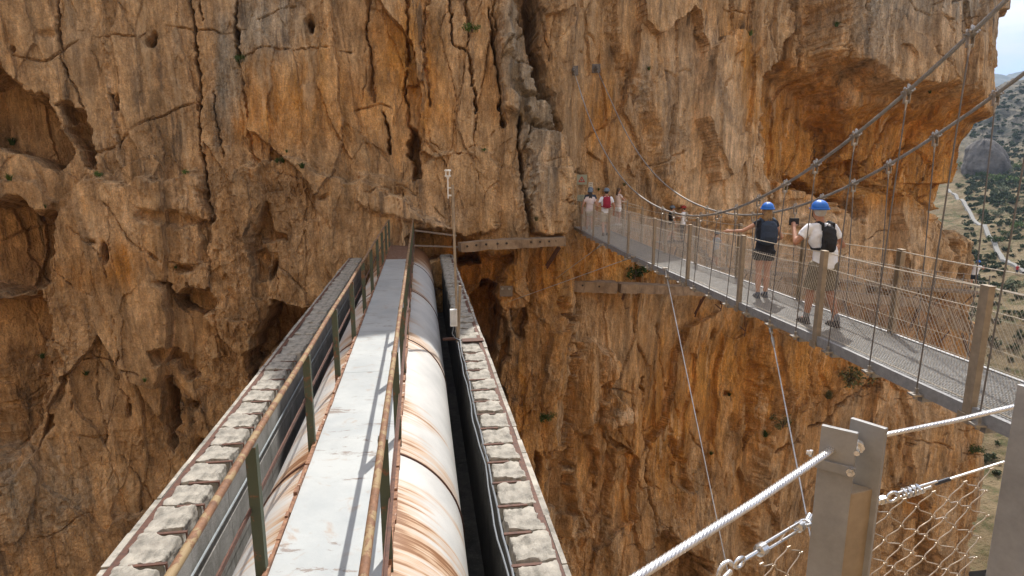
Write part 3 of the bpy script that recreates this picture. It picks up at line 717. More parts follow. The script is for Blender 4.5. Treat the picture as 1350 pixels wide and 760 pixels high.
# ---------------------------------------------------------------- aqueduct
AN = math.radians(-8.374); AD = Vector((math.sin(AN), math.cos(AN), 0)); AR = Vector((AD.y, -AD.x, 0))
def AQ(a, t, z): return AR * a + AD * t + Vector((0, 0, z))
AM = Matrix(((AR.x, AD.x, 0), (AR.y, AD.y, 0), (0, 0, 1)))
T0, T1 = -2.6, 24.2
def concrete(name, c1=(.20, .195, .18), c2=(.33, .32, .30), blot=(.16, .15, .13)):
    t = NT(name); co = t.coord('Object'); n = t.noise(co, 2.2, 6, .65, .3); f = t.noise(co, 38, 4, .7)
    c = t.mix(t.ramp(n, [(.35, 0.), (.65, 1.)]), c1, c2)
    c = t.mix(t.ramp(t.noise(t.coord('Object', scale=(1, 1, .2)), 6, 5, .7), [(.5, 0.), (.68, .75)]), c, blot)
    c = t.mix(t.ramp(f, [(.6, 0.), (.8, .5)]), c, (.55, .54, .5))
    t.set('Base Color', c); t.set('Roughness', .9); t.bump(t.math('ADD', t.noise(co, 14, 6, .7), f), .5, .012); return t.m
def rust(name, c1=(.062, .028, .02), c2=(.135, .058, .034), paint=None, amt=.5):
    t = NT(name); co = t.coord('Object'); c = t.mix(t.ramp(t.noise(co, 18, 6, .7), [(.35, 0.), (.65, 1.)]), c1, c2)
    if paint: c = t.mix(t.ramp(t.noise(co, 7, 7, .72, .5), [(amt, 0.), (amt + .05, 1.)]), c, paint)
    t.set('Base Color', c); t.set('Roughness', .75); t.bump(t.noise(co, 60, 4, .7), .4, .003); return t.m
M_conc = concrete('aqueduct_concrete'); M_stone = concrete('coping_stone', (.22, .205, .175), (.48, .44, .37), (.085, .08, .065)); M_rust = rust('rusty_steel')
M_railp = rust('rail_paint', (.12, .055, .028), (.24, .12, .06), (.27, .19, .095), .50); M_post = rust('post_paint', (.12, .055, .03), (.20, .10, .05), (.065, .078, .048), .40)

def stone_me(seed, lx=.43, ly=.42, lz=.2):
    n = 16; idx = {}; vs = []; fs = []
    def vid(p):
        k = (round(p[0], 4), round(p[1], 4), round(p[2], 4))
        if k not in idx: idx[k] = len(vs); vs.append(p)
        return idx[k]
    for ax in range(3):
        for sg in (-1, 1):
            for i in range(n):
                for j in range(n):
                    q = []
                    for (di, dj) in ((0, 0), (1, 0), (1, 1), (0, 1)):
                        a = -1 + 2 * (i + di) / n; b = -1 + 2 * (j + dj) / n; p = [0, 0, 0]; p[ax] = sg; p[(ax + 1) % 3] = a; p[(ax + 2) % 3] = b; q.append(vid(tuple(p)))
                    fs.append(tuple(q) if sg > 0 else tuple(reversed(q)))
    V = np.array(vs); r = random.Random(seed)
    # rounded box, then chipped
    W = V * np.array([lx / 2, ly / 2, lz / 2]); C = np.clip(W, [-lx / 2 + .014, -ly / 2 + .014, -lz / 2 + .014], [lx / 2 - .014, ly / 2 - .014, lz / 2 - .014]); d = W - C; L = np.linalg.norm(d, axis=1, keepdims=True) + 1e-9
    W = C + d / L * .014
    s = seed * 13.7
    W[:, 1] *= np.where(V[:, 0] > -.15, .85, 1.)
    W[:, 2] += fbm(W[:, 0] * 8 + s, W[:, 1] * 8, 6, seed, .62) * .034 * (W[:, 2] > 0) + (W[:, 0] * r.uniform(-.08, .08) + W[:, 1] * r.uniform(-.08, .08))
    W[:, 0] += fbm(W[:, 1] * 9 + s, W[:, 2] * 9, 5, seed + 5, .6) * .035; W[:, 1] += fbm(W[:, 0] * 9 + s, W[:, 2] * 9, 3, seed + 9) * .022
    me = bpy.data.meshes.new('coping_block'); me.from_pydata(W.tolist(), [], fs); me.update(); me.polygons.foreach_set('use_smooth', [True] * len(me.polygons)); me.set_sharp_from_angle(angle=math.radians(28)); me.materials.append(M_stone); return me
ME_ST = [stone_me(i) for i in range(1, 11)]
def parapet(ai, ao, label, side):
    root = empty('aqueduct_wall', AQ((ai + ao) / 2, 11, -6.2), label, 'aqueduct wall', rz=-AN)
    sg = 1 if ao > ai else -1
    lo, hi = min(ai, ao), max(ai, ao)
    m = MB()
    # wall cast in lifts: three long courses, each a few mm proud of the next
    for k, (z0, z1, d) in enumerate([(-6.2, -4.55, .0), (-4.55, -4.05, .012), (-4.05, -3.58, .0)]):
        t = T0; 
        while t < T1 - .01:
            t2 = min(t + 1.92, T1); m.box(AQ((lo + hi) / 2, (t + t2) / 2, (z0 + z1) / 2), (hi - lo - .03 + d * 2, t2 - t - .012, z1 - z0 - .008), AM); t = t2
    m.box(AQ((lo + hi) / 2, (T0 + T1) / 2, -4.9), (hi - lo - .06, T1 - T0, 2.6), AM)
    m.build('wall', M_conc if side == 1 else concrete('shade_dark_concrete', (.035, .034, .03), (.075, .07, .06), (.02, .02, .018)), root)  # right wall coloured near-black to stand in for shade on its inner face
    # rusty angle along the outer edge, thin stone strip outside it
    m = MB(); m.profile(AQ(ao - sg * .075, T0, -3.392), AQ(ao - sg * .075, T1 - .2, -3.392), [(-.035, -.006), (.035, -.006), (.035, .006), (-.035, .006)]); m.box(AQ(ao - sg * .041, (T0 + T1) / 2, -3.46), (.006, T1 - T0, .11), AM)
    m.build('edge_angle', M_rust, root)
    m = MB(); r = random.Random(5 + side); t = T0
    while t < T1:
        l = r.uniform(.3, .9); m.box(AQ(ao - sg * .012, t + l / 2, -3.47 + r.uniform(-.015, .01)), (.05 + r.uniform(-.012, .02), l - .01, .17), AM); t += l
    m.build('edge_strip', M_stone, root)
    k = 0; t = 3.73 - .48 * 3
    while t < T1 - .3:
        me = r.choice(ME_ST); o = bpy.data.objects.new('coping_block', me); COL.objects.link(o)
        near = t < 11.2; w = .36 if near else .42
        c = AQ((ai + ao) / 2 - sg * .045 + r.uniform(-.012, .012), t + .24, -3.475 + r.uniform(-.012, .012) - (.02 if not near else 0))
        o.location = c; o.rotation_euler = (r.uniform(-.02, .02), r.uniform(-.02, .02), -math.radians(-8.374) * -1 * -1 + r.uniform(-.03, .03) + (math.pi if side == 2 else 0)); o.scale = (w / .43, (.445 if near else .465) / .42, 1)
        child_of(o, root); k += 1
        if near and t > 1.5:
            s_ = MB(); L = r.uniform(.24, .34); s_.box(AQ(ai + sg * (L / 2 - .035), t, -3.388), (L, .034, .012), AM); s_.box(AQ(ai - sg * .03, t, -3.43), (.012, .026, .09), AM); s_.build('steel_strap', M_rust, root)
        t += .48
    return root
parapet(-2.32, -2.80, 'left aqueduct wall of grey coping blocks with rusty straps', 1)
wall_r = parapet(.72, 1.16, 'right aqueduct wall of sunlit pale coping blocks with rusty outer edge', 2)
m = MB(); m.box(AQ(.94, 11.75, -3.36), (.42, .22, .014), AM); m.build('cover_plate', M_rust, wall_r)
# floor slab and arch rib carrying the channel
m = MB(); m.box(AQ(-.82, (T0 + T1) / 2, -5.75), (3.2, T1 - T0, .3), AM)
o = m.build('channel_floor', concrete('dark_concrete', (.06, .06, .055), (.12, .115, .1))); tag(o, 'dark concrete floor of the channel under the pipe', 'channel floor')  # floor concrete coloured darker than the left wall
n = 40; vs = []; fs = []
for i in range(n + 1):
    t = T0 + (T1 - T0) * i / n; x = (2 * i / n - 1); zb = -6.9 - 6.5 * x * x
    for a in (-2.6, 1.0):
        vs += [AQ(a, t, -6.2), AQ(a, t, zb)]
for i in range(n):
    a = i * 4; b = a + 4; fs += [(a, b, b + 1, a + 1), (a + 2, a + 3, b + 3, b + 2), (a + 1, b + 1, b + 3, a + 3), (a, a + 2, b + 2, b)]
m = MB(); m.add(vs, fs); o = m.build('aqueduct_arch', M_conc); tag(o, 'shallow concrete arch spanning the gorge under the channel walls', 'arch')

# ---------------------------------------------------------------- water pipe
PA, PZc, PR = -.755, -4.06, 1.12
def pipe_mat():
    t = NT('pipe_paint'); s = t.n.new('ShaderNodeSeparateColor'); t.L(t.attr('pipe_uv'), s.inputs[0]); tt, ang, near = s.outputs[0], s.outputs[1], s.outputs[2]
    cb = t.n.new('ShaderNodeCombineXYZ'); t.L(t.math('MULTIPLY', tt, 15.), cb.inputs[0]); t.L(t.math('MULTIPLY', ang, .32), cb.inputs[1]); t.L(near, cb.inputs[2])
    cb2 = t.n.new('ShaderNodeCombineXYZ'); t.L(t.math('MULTIPLY', tt, 1.1), cb2.inputs[0]); t.L(t.math('MULTIPLY', ang, .5), cb2.inputs[1])
    st = t.noise(cb.outputs[0], 1.0, 6, .68, .08); big = t.noise(cb2.outputs[0], 1.0, 4, .6)
    co = t.coord('Object'); fine = t.noise(co, 30, 5, .7)
    paint = t.mix(t.ramp(t.noise(co, 1.7, 5, .6), [(.3, 0.), (.7, 1.)]), (.44, .44, .42), (.57, .56, .53))
    # rust amount is the vertex field in the alpha channel: strongest just outside the walkway and past each joint
    amt = t.attr('pipe_uv', 'Alpha')
    f = t.math('ADD', t.math('MULTIPLY', amt, .50), t.math('ADD', t.math('MULTIPLY', t.math('SUBTRACT', st, .5), 1.15), t.math('MULTIPLY', t.math('SUBTRACT', big, .5), 1.4)))
    c = t.mix(t.ramp(f, [(.27, 0.), (.36, .35), (.5, .75)]), paint, (.46, .25, .095))
    c = t.mix(t.ramp(f, [(.46, 0.), (.56, .92)]), c, (.19, .08, .03))
    c = t.mix(t.ramp(fine, [(.66, 0.), (.74, .5)]), c, (.22, .11, .06))
    t.set('Base Color', c); t.set('Roughness', .55); t.bump(t.math('ADD', st, t.math('MULTIPLY', fine, .5)), .25, .006); return t.m
def build_pipe():
    root = empty('water_pipe', AQ(PA, 11, PZc - PR), 'large white steel water pipe streaked with rust lying between the aqueduct walls', 'water pipe')
    tg = np.arange(T0, T1 + .4, .08); ag = np.linspace(-math.pi, math.pi, 97); Tt, Ag = np.meshgrid(tg, ag)
    # angle 0 is the crown
    Rr = PR * np.ones_like(Tt)
    Aa = PA + Rr * np.sin(Ag); Zz = PZc + Rr * np.cos(Ag)
    X = AR.x * Aa + AD.x * Tt; Y = AR.y * Aa + AD.y * Tt
    d = np.abs(Ag) - .39
    am = np.exp(-np.maximum(d, 0) / .5) * .6
    for j in (6.25, 10.8, 15.3, 19.8): am += .55 * np.exp(-np.maximum(Tt - j, 0) / .5) * (Tt > j - .02) + .3 * np.exp(-np.maximum(j - Tt, 0) / .12) * (Tt < j)
    am += .4 * sstep(6.2, 5.2, Tt) * (Ag > 0) + 1.2 * sstep(19.5, 22.5, Tt); am += .35 * (Ag < 0) * np.exp(-np.maximum(d, 0) / 1.2)
    am -= .35 * sstep(6.3, 7.2, Tt) * sstep(11, 8, Tt) * 0
    C = np.stack([Tt, Ag * PR, (Ag > 0) * 1.0, np.clip(am, 0, 2)], -1)
    o = grid_mesh('pipe_shell', X, Y, Zz, pipe_mat(), {'pipe_uv': C}); child_of(o, root)
    for j in (1.8, 6.25, 10.8, 15.3, 19.8):
        m = MB(); pts = [AQ(PA + (PR + .004) * math.sin(a), j, PZc + (PR + .004) * math.cos(a)) for a in np.linspace(-math.pi, math.pi, 64, endpoint=False)]
        m.tube(pts, .014, 6, closed=True); m.build('joint_ring', M_rust, root, smooth=True)
    return root
pipe = build_pipe()
# walkway plate along the crown, with turned-down painted sides
def paint_plate():
    t = NT('walkway_paint'); co = t.coord('Object', rot=(0, 0, -AN)); n = t.noise(co, 1.2, 6, .65)
    c = t.mix(t.ramp(n, [(.35, 0.), (.65, 1.)]), (.34, .365, .37), (.44, .46, .45))
    sc = t.noise(t.coord('Object', scale=(.25, 1, 1)), 5, 7, .78, .4)
    c = t.mix(t.ramp(sc, [(.60, 0.), (.63, .8)]), c, (.19, .14, .11))
    c = t.mix(t.ramp(t.noise(co, 4.5, 6, .7, .8), [(.58, 0.), (.70, .6)]), c, (.34, .24, .165))
    c = t.mix(t.ramp(t.noise(co, 22, 4, .7), [(.68, 0.), (.74, .5)]), c, (.25, .2, .17))
    t.set('Base Color', c); t.set('Roughness', .5); t.bump(t.noise(co, 8, 5, .6), .25, .01); return t.m
walk = empty('pipe_catwalk', AQ(PA, 11, -2.94), 'pale blue catwalk plate with green posts and rusty handrails on top of the pipe', 'catwalk')
M_rust2 = rust('rust_sheet', (.10, .05, .03), (.22, .12, .075), (.32, .30, .27), .6); M_pl = paint_plate(); t = T0; r = random.Random(4)
while t < T1 - .4:
    t2 = min(t + 2.27, T1 - .4); m = MB(); m.box(AQ(PA, (t + t2) / 2, -2.925 + r.uniform(-.003, .003)), (.855, t2 - t - .002, .012), AM)
    for s in (-1, 1): m.box(AQ(PA + s * .425, (t + t2) / 2, -2.985), (.006, t2 - t - .012, .105), AM)
    m.build('deck_plate', M_pl if t < 19 else M_rust2, walk); t = t2
for s in (-1, 1):
    m = MB(); t = T0
    while t < T1 - .5:
        l = r.uniform(.08, .35); m.box(AQ(PA + s * (.447 + r.uniform(-.004, .006)), t + l / 2, -2.925 + r.uniform(-.012, .014)), (.030 + r.uniform(-.006, .012), l * r.uniform(.86, 1.0), .05 + r.uniform(-.012, .014)), AM); t += l
    m.build('edge_flange', rust('flaking_rust' , (.13, .055, .03), (.33, .17, .09), (.5, .42, .34), .58), walk)
RAILS = (-1.235, -.322)
post_ts = [4.25 - 2.15 * 2 + 2.15 * k for k in range(12)]
for ra, sx in zip(RAILS, (1, -1)):
    for t in post_ts:
        if t > 23.9: continue
        m = MB(); L_ = [(-.037, -.037), (.037, -.037), (.037, -.030), (-.030, -.030), (-.030, .037), (-.037, .037)]
        m.profile(AQ(ra, t, -3.0), AQ(ra, t, -1.925), L_ if sx > 0 else [(-x, y) for x, y in L_][::-1], up=AD); m.build('post', M_post, walk)
    pts = [AQ(ra, t, -1.905 + .006 * math.sin(t * 1.7)) for t in np.arange(T0 + .6, 23.6, .6)]
    m = MB(); m.tube(pts, .026, 10); m.build('handrail', M_railp, walk, smooth=True)
    m = MB(); m.profile(AQ(ra + sx * -.03, T0 + .6, -2.40), AQ(ra + sx * -.03, 23.5, -2.40), [(-.004, -.02), (.004, -.02), (.004, .02), (-.004, .02)]); m.profile(AQ(ra + sx * -.045, T0 + .6, -2.418), AQ(ra + sx * -.045, 23.5, -2.418), [(-.012, -.003), (.012, -.003), (.012, .003), (-.012, .003)]); m.build('midrail', M_rust, walk)
# conduit on the left inner wall
m = MB(); m.tube([AQ(-2.285, t, -3.86 - .01 * math.sin(t)) for t in np.arange(T0, 19, .5)], .012, 6); o = m.build('conduit', simple('conduit_grey', (.32, .36, .38), .5)); tag(o, 'thin grey conduit clipped along the inside of the left wall', 'conduit')
# thin steel tie bars across the mouth
M_galv = simple('galvanised', (.42, .42, .41), .42, .6, var=.2, scale=20)
M_dull = simple('weathered_steel', (.26, .21, .17), .6, .4, var=.35, scale=12)
a_, b_ = P(547, 304, 22.9), P(602, 311, 23.4)
m = MB(); m.beam(a_, b_, .035, .06); o = m.build('tie_bar', M_dull); tag(o, 'upper thin steel bar crossing from the catwalk end to the mast', 'steel bar')
a_, b_ = P(544, 324, 22.9), P(606, 326, 23.6)
m = MB(); m.beam(a_, b_, .035, .06); o = m.build('tie_bar', M_dull); tag(o, 'lower thin steel bar crossing above the pipe mouth', 'steel bar')

# ---------------------------------------------------------------- sensor mast
mt = 12.1; mb = AQ(.66, mt, -3.5); M_white = simple('white_enamel', (.74, .74, .71), .4, var=.1); M_mast = simple('mast_pole', (.36, .28, .19), .6, .2, var=.3, scale=9)
mast = empty('sensor_mast', mb, 'tall thin mast with white sensor head beside the right wall', 'mast')
top = P(596.5, 244, mb.y * 1.0)
m = MB(); m.tube([mb, top], .027, 10); m.build('pole', M_mast, mast, smooth=True)
q0 = P(590.8, 262, mb.y - .03); q1 = P(590.3, 236, mb.y - .03)
m = MB(); m.tube([q0, q1], .012, 8); m.beam(P(591, 258, mb.y), P(597, 258, mb.y), .02, .03); m.beam(P(591, 248, mb.y), P(597, 248, mb.y), .02, .02); arm_ = m.build('side_arm', M_white, mast)
m = MB(); hc = P(590.2, 228.5, mb.y - .03)
m.lathe(hc - Vector((0, 0, .12)), (0, 0, 1), [(0, .015), (.05, .035), (.055, .062), (.075, .062)], 14); m.lathe(hc + Vector((0, 0, .035)), (0, 0, 1), [(0, .066), (.025, .066), (.03, .05)], 14)
for a in range(4): m.beam(hc + Vector((.05 * math.cos(a * 1.57 + .7), .05 * math.sin(a * 1.57 + .7), -.05)), hc + Vector((.05 * math.cos(a * 1.57 + .7), .05 * math.sin(a * 1.57 + .7), .04)), .012, .012)
hd = m.build('sensor_head', M_white, arm_, smooth=False)
m = MB(); m.box(P(598, 419, mb.y - .07), (.14, .12, .34), AM); bx_ = m.build('junction_box', M_white, mast, bevel=.01)
m = MB(); m.box(P(598, 419, mb.y - .135), (.11, .008, .3), AM); bx_.modifiers.clear(); m.build('box_lid', simple('box_lid_grey', (.62, .63, .62), .5), bx_)
m = MB(); m.tube([P(606.5, 377, mb.y + .05), P(604, 447, mb.y + .05)], .03, 8); m.build('short_pole', M_mast, mast, smooth=True)
m = MB(); m.beam(AQ(.36, mt, -3.42), AQ(.80, mt, -3.42), .07, .04); m.build('base_bracket', M_rust, mast)
def wig(t): return .008 * math.sin(t * 2.1) + .005 * math.sin(t * 6.7 + 1)
pts = [P(598, 431, mb.y - .07), P(596, 440, mb.y - .06), P(600, 446, mb.y - .08), AQ(.69, mt - .35, -3.36)] + [AQ(.685 + wig(t), t, -3.40 + .5 * wig(t + 2)) for t in np.arange(mt - .7, T0 + .5, -.25)]
m = MB(); m.tube(pts, .011, 8); pts2 = [p + AR * (-.045 + .012 * math.sin(i * .7)) - Vector((0, 0, .03)) for i, p in enumerate(pts[3:])]; m.tube(pts2, .009, 8)
o = m.build('cable_run', simple('cable_sheath', (.18, .20, .22), .45, var=.15), None, smooth=True); tag(o, 'grey cables running from the mast box along the inner edge of the right wall', 'cable')

# ---------------------------------------------------------------- ruined walkway beams on the rock
M_oldc = concrete('old_walkway_concrete', (.20, .13, .075), (.33, .23, .14), (.10, .065, .04))
def old_beam(pts, label, hh, th, holes=(), struts=(), cat='concrete beam', seed=0):
    """pts: picture positions with depth of the beam's centre line"""
    W = [P(*q) for q in pts]; root = empty('concrete_beam', W[0], label, cat)
    m = MB(); r = random.Random(seed)
    for i in range(len(W) - 1):
        n = max(2, int((W[i + 1] - W[i]).length / .35)); L0 = W[i]; L1 = W[i + 1]
        vs = []; fs = []; d, s, u = frame(L1 - L0)
        for k in range(n + 1):
            p = L0.lerp(L1, k / n); j = [r.uniform(-.025, .025) for _ in range(8)]
            vs += [p + s * (th / 2 + j[0]) + u * (hh / 2 + j[1] * .8), p - s * (th / 2 + j[2]) + u * (hh / 2 + j[3] * .8), p - s * (th / 2 + j[4]) - u * (hh / 2 + j[5]), p + s * (th / 2 + j[6]) - u * (hh / 2 + j[7])]
        for k in range(n):
            a = k * 4; b = a + 4; fs += [(a + q, a + (q + 1) % 4, b + (q + 1) % 4, b + q) for q in range(4)]
        fs += [(3, 2, 1, 0), (n * 4, n * 4 + 1, n * 4 + 2, n * 4 + 3)]; m.add(vs, fs)
    m.build('beam', M_oldc, root)
    if holes:
        m = MB()
        for (u_, v_, Y_) in holes:
            c = P(u_, v_, Y_); m.lathe(c + Vector((0, -.02, 0)), (0, 1, 0), [(0, .045), (.03, .04)], 10)
        m.build('sockets', simple('socket_shade', (.045, .03, .02), .9), root)  # solid dark discs on the beam face stand in for shaded holes
    for (a, b, w_) in struts:
        m = MB(); A_, B_ = P(*a), P(*b); m.beam(A_, B_, w_, w_); m.beam(A_ + Vector((0, -w_ * .6, 0)), B_ + Vector((0, -w_ * .6, 0)), w_ * 1.7, .012, up=Vector((0, 1, 0))); m.build('strut', M_rust, root)
    return root
old_beam([(606, 326, 22.9), (640, 322.5, 23.2), (700, 320, 23.6), (744, 318, 23.8)], 'pale ruined concrete walkway beam with a row of holes beside the mast', .33, .6,
         holes=[(616, 325, 22.60), (628, 323.5, 22.70), (641, 322.5, 22.85), (656, 321.5, 22.95), (668, 321, 23.05), (700, 319.5, 23.27), (712, 319, 23.33), (724, 318.5, 23.4), (732, 318, 23.45)],
         struts=[((690, 328, 23.9), (674, 366, 24.6), .09), ((737, 326, 24.0), (706, 374, 24.9), .10), ((716, 345, 24.6), (694, 383, 24.9), .04), ((693, 352, 24.6), (708, 356, 24.5), .03)], seed=2)
old_beam([(738, 375, 27.0), (770, 377, 27.1), (812, 379, 27.2)], 'left piece of the lower ruined walkway beam under the big bush', .48, .7, holes=[(752, 375, 26.7), (768, 376.5, 26.75), (790, 378, 26.8)],
         struts=[((824, 384, 27.6), (813, 416, 28.6), .07)], seed=3)
old_beam([(814, 378.5, 27.1), (870, 381, 27.7), (932, 384, 28.4)], 'right piece of the lower ruined walkway beam reaching under the bridge deck', .40, .7, holes=[(846, 379.5, 27.1), (860, 380.5, 27.25)],
         struts=[((930, 388, 28.6), (916, 414, 29.6), .07), ((924, 395, 28.8), (916, 418, 29.6), .04)], seed=4)
# ---------------------------------------------------------------- suspension footbridge
def zd(Y): return float(np.interp(Y, [-3, 0, 3, 5.6, 8.2, 10.5, 13, 15.5, 18, 24, 28], [-2.12, -2.16, -2.21, -2.27, -2.29, -2.34, -2.38, -2.44, -2.49, -2.51, -2.5]))
def xl(Y): return 4.93 - .083 * Y
BW = 1.07
def BL(Y, dz=0., dx=0.): return Vector((xl(Y) + dx, Y, zd(Y) + dz))
def BR(Y, dz=0., dx=0.): return Vector((xl(Y) + BW + dx, Y + .15, zd(Y) + dz))
def steel(name, base=.5, rough=.35, warm=(1, .97, .92), metal=.75):
    t = NT(name); co = t.coord('Object'); n = t.noise(co, 9, 6, .7); b = base
    c = t.mix(t.ramp(n, [(.3, 0.), (.7, 1.)]), tuple(b * .72 * w_ for w_ in warm), tuple(b * 1.15 * w_ for w_ in warm))
    t.set('Base Color', c); t.set('Metallic', metal); t.set('Roughness', t.ramp(t.noise(co, 25, 5, .7), [(.3, rough * .75), (.7, min(1, rough * 1.35))])); t.bump(t.noise(co, 70, 4, .7), .12, .002); return t.m
M_steelpost = steel('bridge_post_steel', .33, .5, (1.0, .80, .57), .2); M_grate = steel('grating_steel', .40, .5, (1, .99, .96), .35); M_beam = steel('deck_edge_steel', .34, .5, (1, 1, 1), .4)
M_cable = steel('cable_steel', .36, .42, (1, .98, .95), .6); M_wire = steel('wire_steel', .62, .38, (1, .88, .70), .4); M_clamp = steel('clamp_steel', .42, .38, (1, .93, .84), .7); M_hang = steel('hanger_rod', .17, .5, (1, .92, .85), .4)
YN, YF = -2.6, 26.6
bridge = empty('suspension_bridge', BL(12), 'narrow steel suspension footbridge with grated deck and wire mesh sides crossing to the cliff', 'suspension bridge')
# grating: real bars
m = MB()
for Y in np.arange(YN, YF, .042):
    a, b = BL(Y), BR(Y); a.z -= .014; b.z -= .014; m.beam(a, b, .005, .028)
for k in range(28):
    f = (k + .5) / 28; prev = None
    for Y in np.arange(YN, YF + .01, 1.46):
        p = BL(Y).lerp(BR(Y), f); p.z -= .012
        if prev: m.beam(prev, p, .006, .026)
        prev = p
m.build('deck_grating', M_grate, bridge)
for side, fn, dx in (('l', BL, -.03), ('r', BR, .03)):
    m = MB(); prev = None
    for Y in np.arange(YN, YF + .01, .73):
        p = fn(Y, -.05, dx)
        if prev: m.beam(prev, p, .05, .13)
        prev = p
    m.build('side_beam', M_beam, bridge)
m = None
hY = [3.0, 3.8, 4.6, 5.4, 6.2, 6.97, 7.8, 8.6, 9.35] + [10.15 + .8 * i for i in range(18)]
for i, Y in enumerate([y for y in np.arange(.6, 26, .8)]):
    m = MB(); m.beam(BL(Y, -.15, -.05), BR(Y, -.15, .05), .06, .06); m.build('cross_beam', M_beam, bridge)
for fn, sg in ((BL, -1), (BR, 1)):
    for Y in hY:
        if Y > 17: continue
        m = MB(); c = fn(Y, -.10, sg * .10); m.box(c, (.12, .10, .02)); m.lathe(c - Vector((0, 0, .05)), (0, 0, 1), [(0, .022), (.04, .022), (.045, .03), (.07, .03)], 8); m.beam(c + Vector((0, 0, .01)), c + Vector((0, 0, .07)), .03, .03); m.build('hanger_foot', M_clamp, bridge)
# posts: folded channels leaning hardly at all
PY_ = [.6, 3.1, 5.6, 8.2, 10.6, 13.1, 15.5, 17.9, 20.3, 22.7, 25.0]
CH = [(-.055, -.03), (.055, -.03), (.055, .03), (.047, .03), (.047, -.022), (-.047, -.022), (-.047, .03), (-.055, .03)]
for fn, sg in ((BL, 1), (BR, -1)):
    for Y in PY_:
        m = MB(); p0 = fn(Y, -.14, -sg * .03); p1 = fn(Y, 1.19, -sg * .03)
        m.profile(p0, p1, CH if sg > 0 else [(-x, -y) for x, y in CH], up=Vector((1, 0, 0)))
        m.box(p1 + Vector((0, 0, .003)), (.066, .116, .006)); m.box(fn(Y, -.11, -sg * .075), (.012, .16, .09))
        m.build('post', M_steelpost, bridge)
# longitudinal wires
for fn, sg in ((BL, 1), (BR, -1)):
    for hgt, r_ in ((1.17, .007), (.96, .005), (.62, .0022), (.05, .004)):
        pts = []
        for a, b in zip([YN] + PY_, PY_ + [YF]):
            for k in range(4):
                f = k / 4; Y = a + (b - a) * f; pts.append(fn(Y, hgt - .02 * math.sin(math.pi * f) * (hgt > .5), -sg * .004))
        pts.append(fn(YF, hgt)); m = MB(); m.tube(pts, r_, 6); m.build('guard_wire', M_wire, bridge)
# woven mesh infill, one panel per bay
def mesh_panel(fn, sg, Ya, Yb, H=.94, pitch=.06, r=.0021):
    m = MB(); n = int((Yb - Ya) / pitch); sl = .062
    def pt(s, h): return fn(Ya + s, .04 + h, -sg * .012)
    L = Yb - Ya; run = H * .72
    for k in range(-int(run / pitch) - 1, n + 1):
        for d in (1, -1):
            s0 = k * pitch if d > 0 else L - k * pitch; s1 = s0 + d * run; h0, h1 = 0., H
            # clip to the bay
            def clip(sa, ha, sb, hb):
                t0, t1 = 0., 1.
                for lo, hi in ((0., L),):
                    if sb == sa: continue
                    ta, tb = (lo - sa) / (sb - sa), (hi - sa) / (sb - sa)
                    if ta > tb: ta, tb = tb, ta
                    t0 = max(t0, ta); t1 = min(t1, tb)
                return (t0, t1)
            t0, t1 = clip(s0, h0, s1, h1)
            if t1 - t0 < .02: continue
            m.tube([pt(s0 + (s1 - s0) * t0, h0 + (h1 - h0) * t0), pt(s0 + (s1 - s0) * t1, h0 + (h1 - h0) * t1)], r * (1. if d > 0 else .7), 3, caps=False)
    return m.build('mesh_panel', M_wire, bridge)
for fn, sg in ((BL, 1), (BR, -1)):
    for a, b in zip(PY_[:-1], PY_[1:]): mesh_panel(fn, sg, a + .06, b - .06)
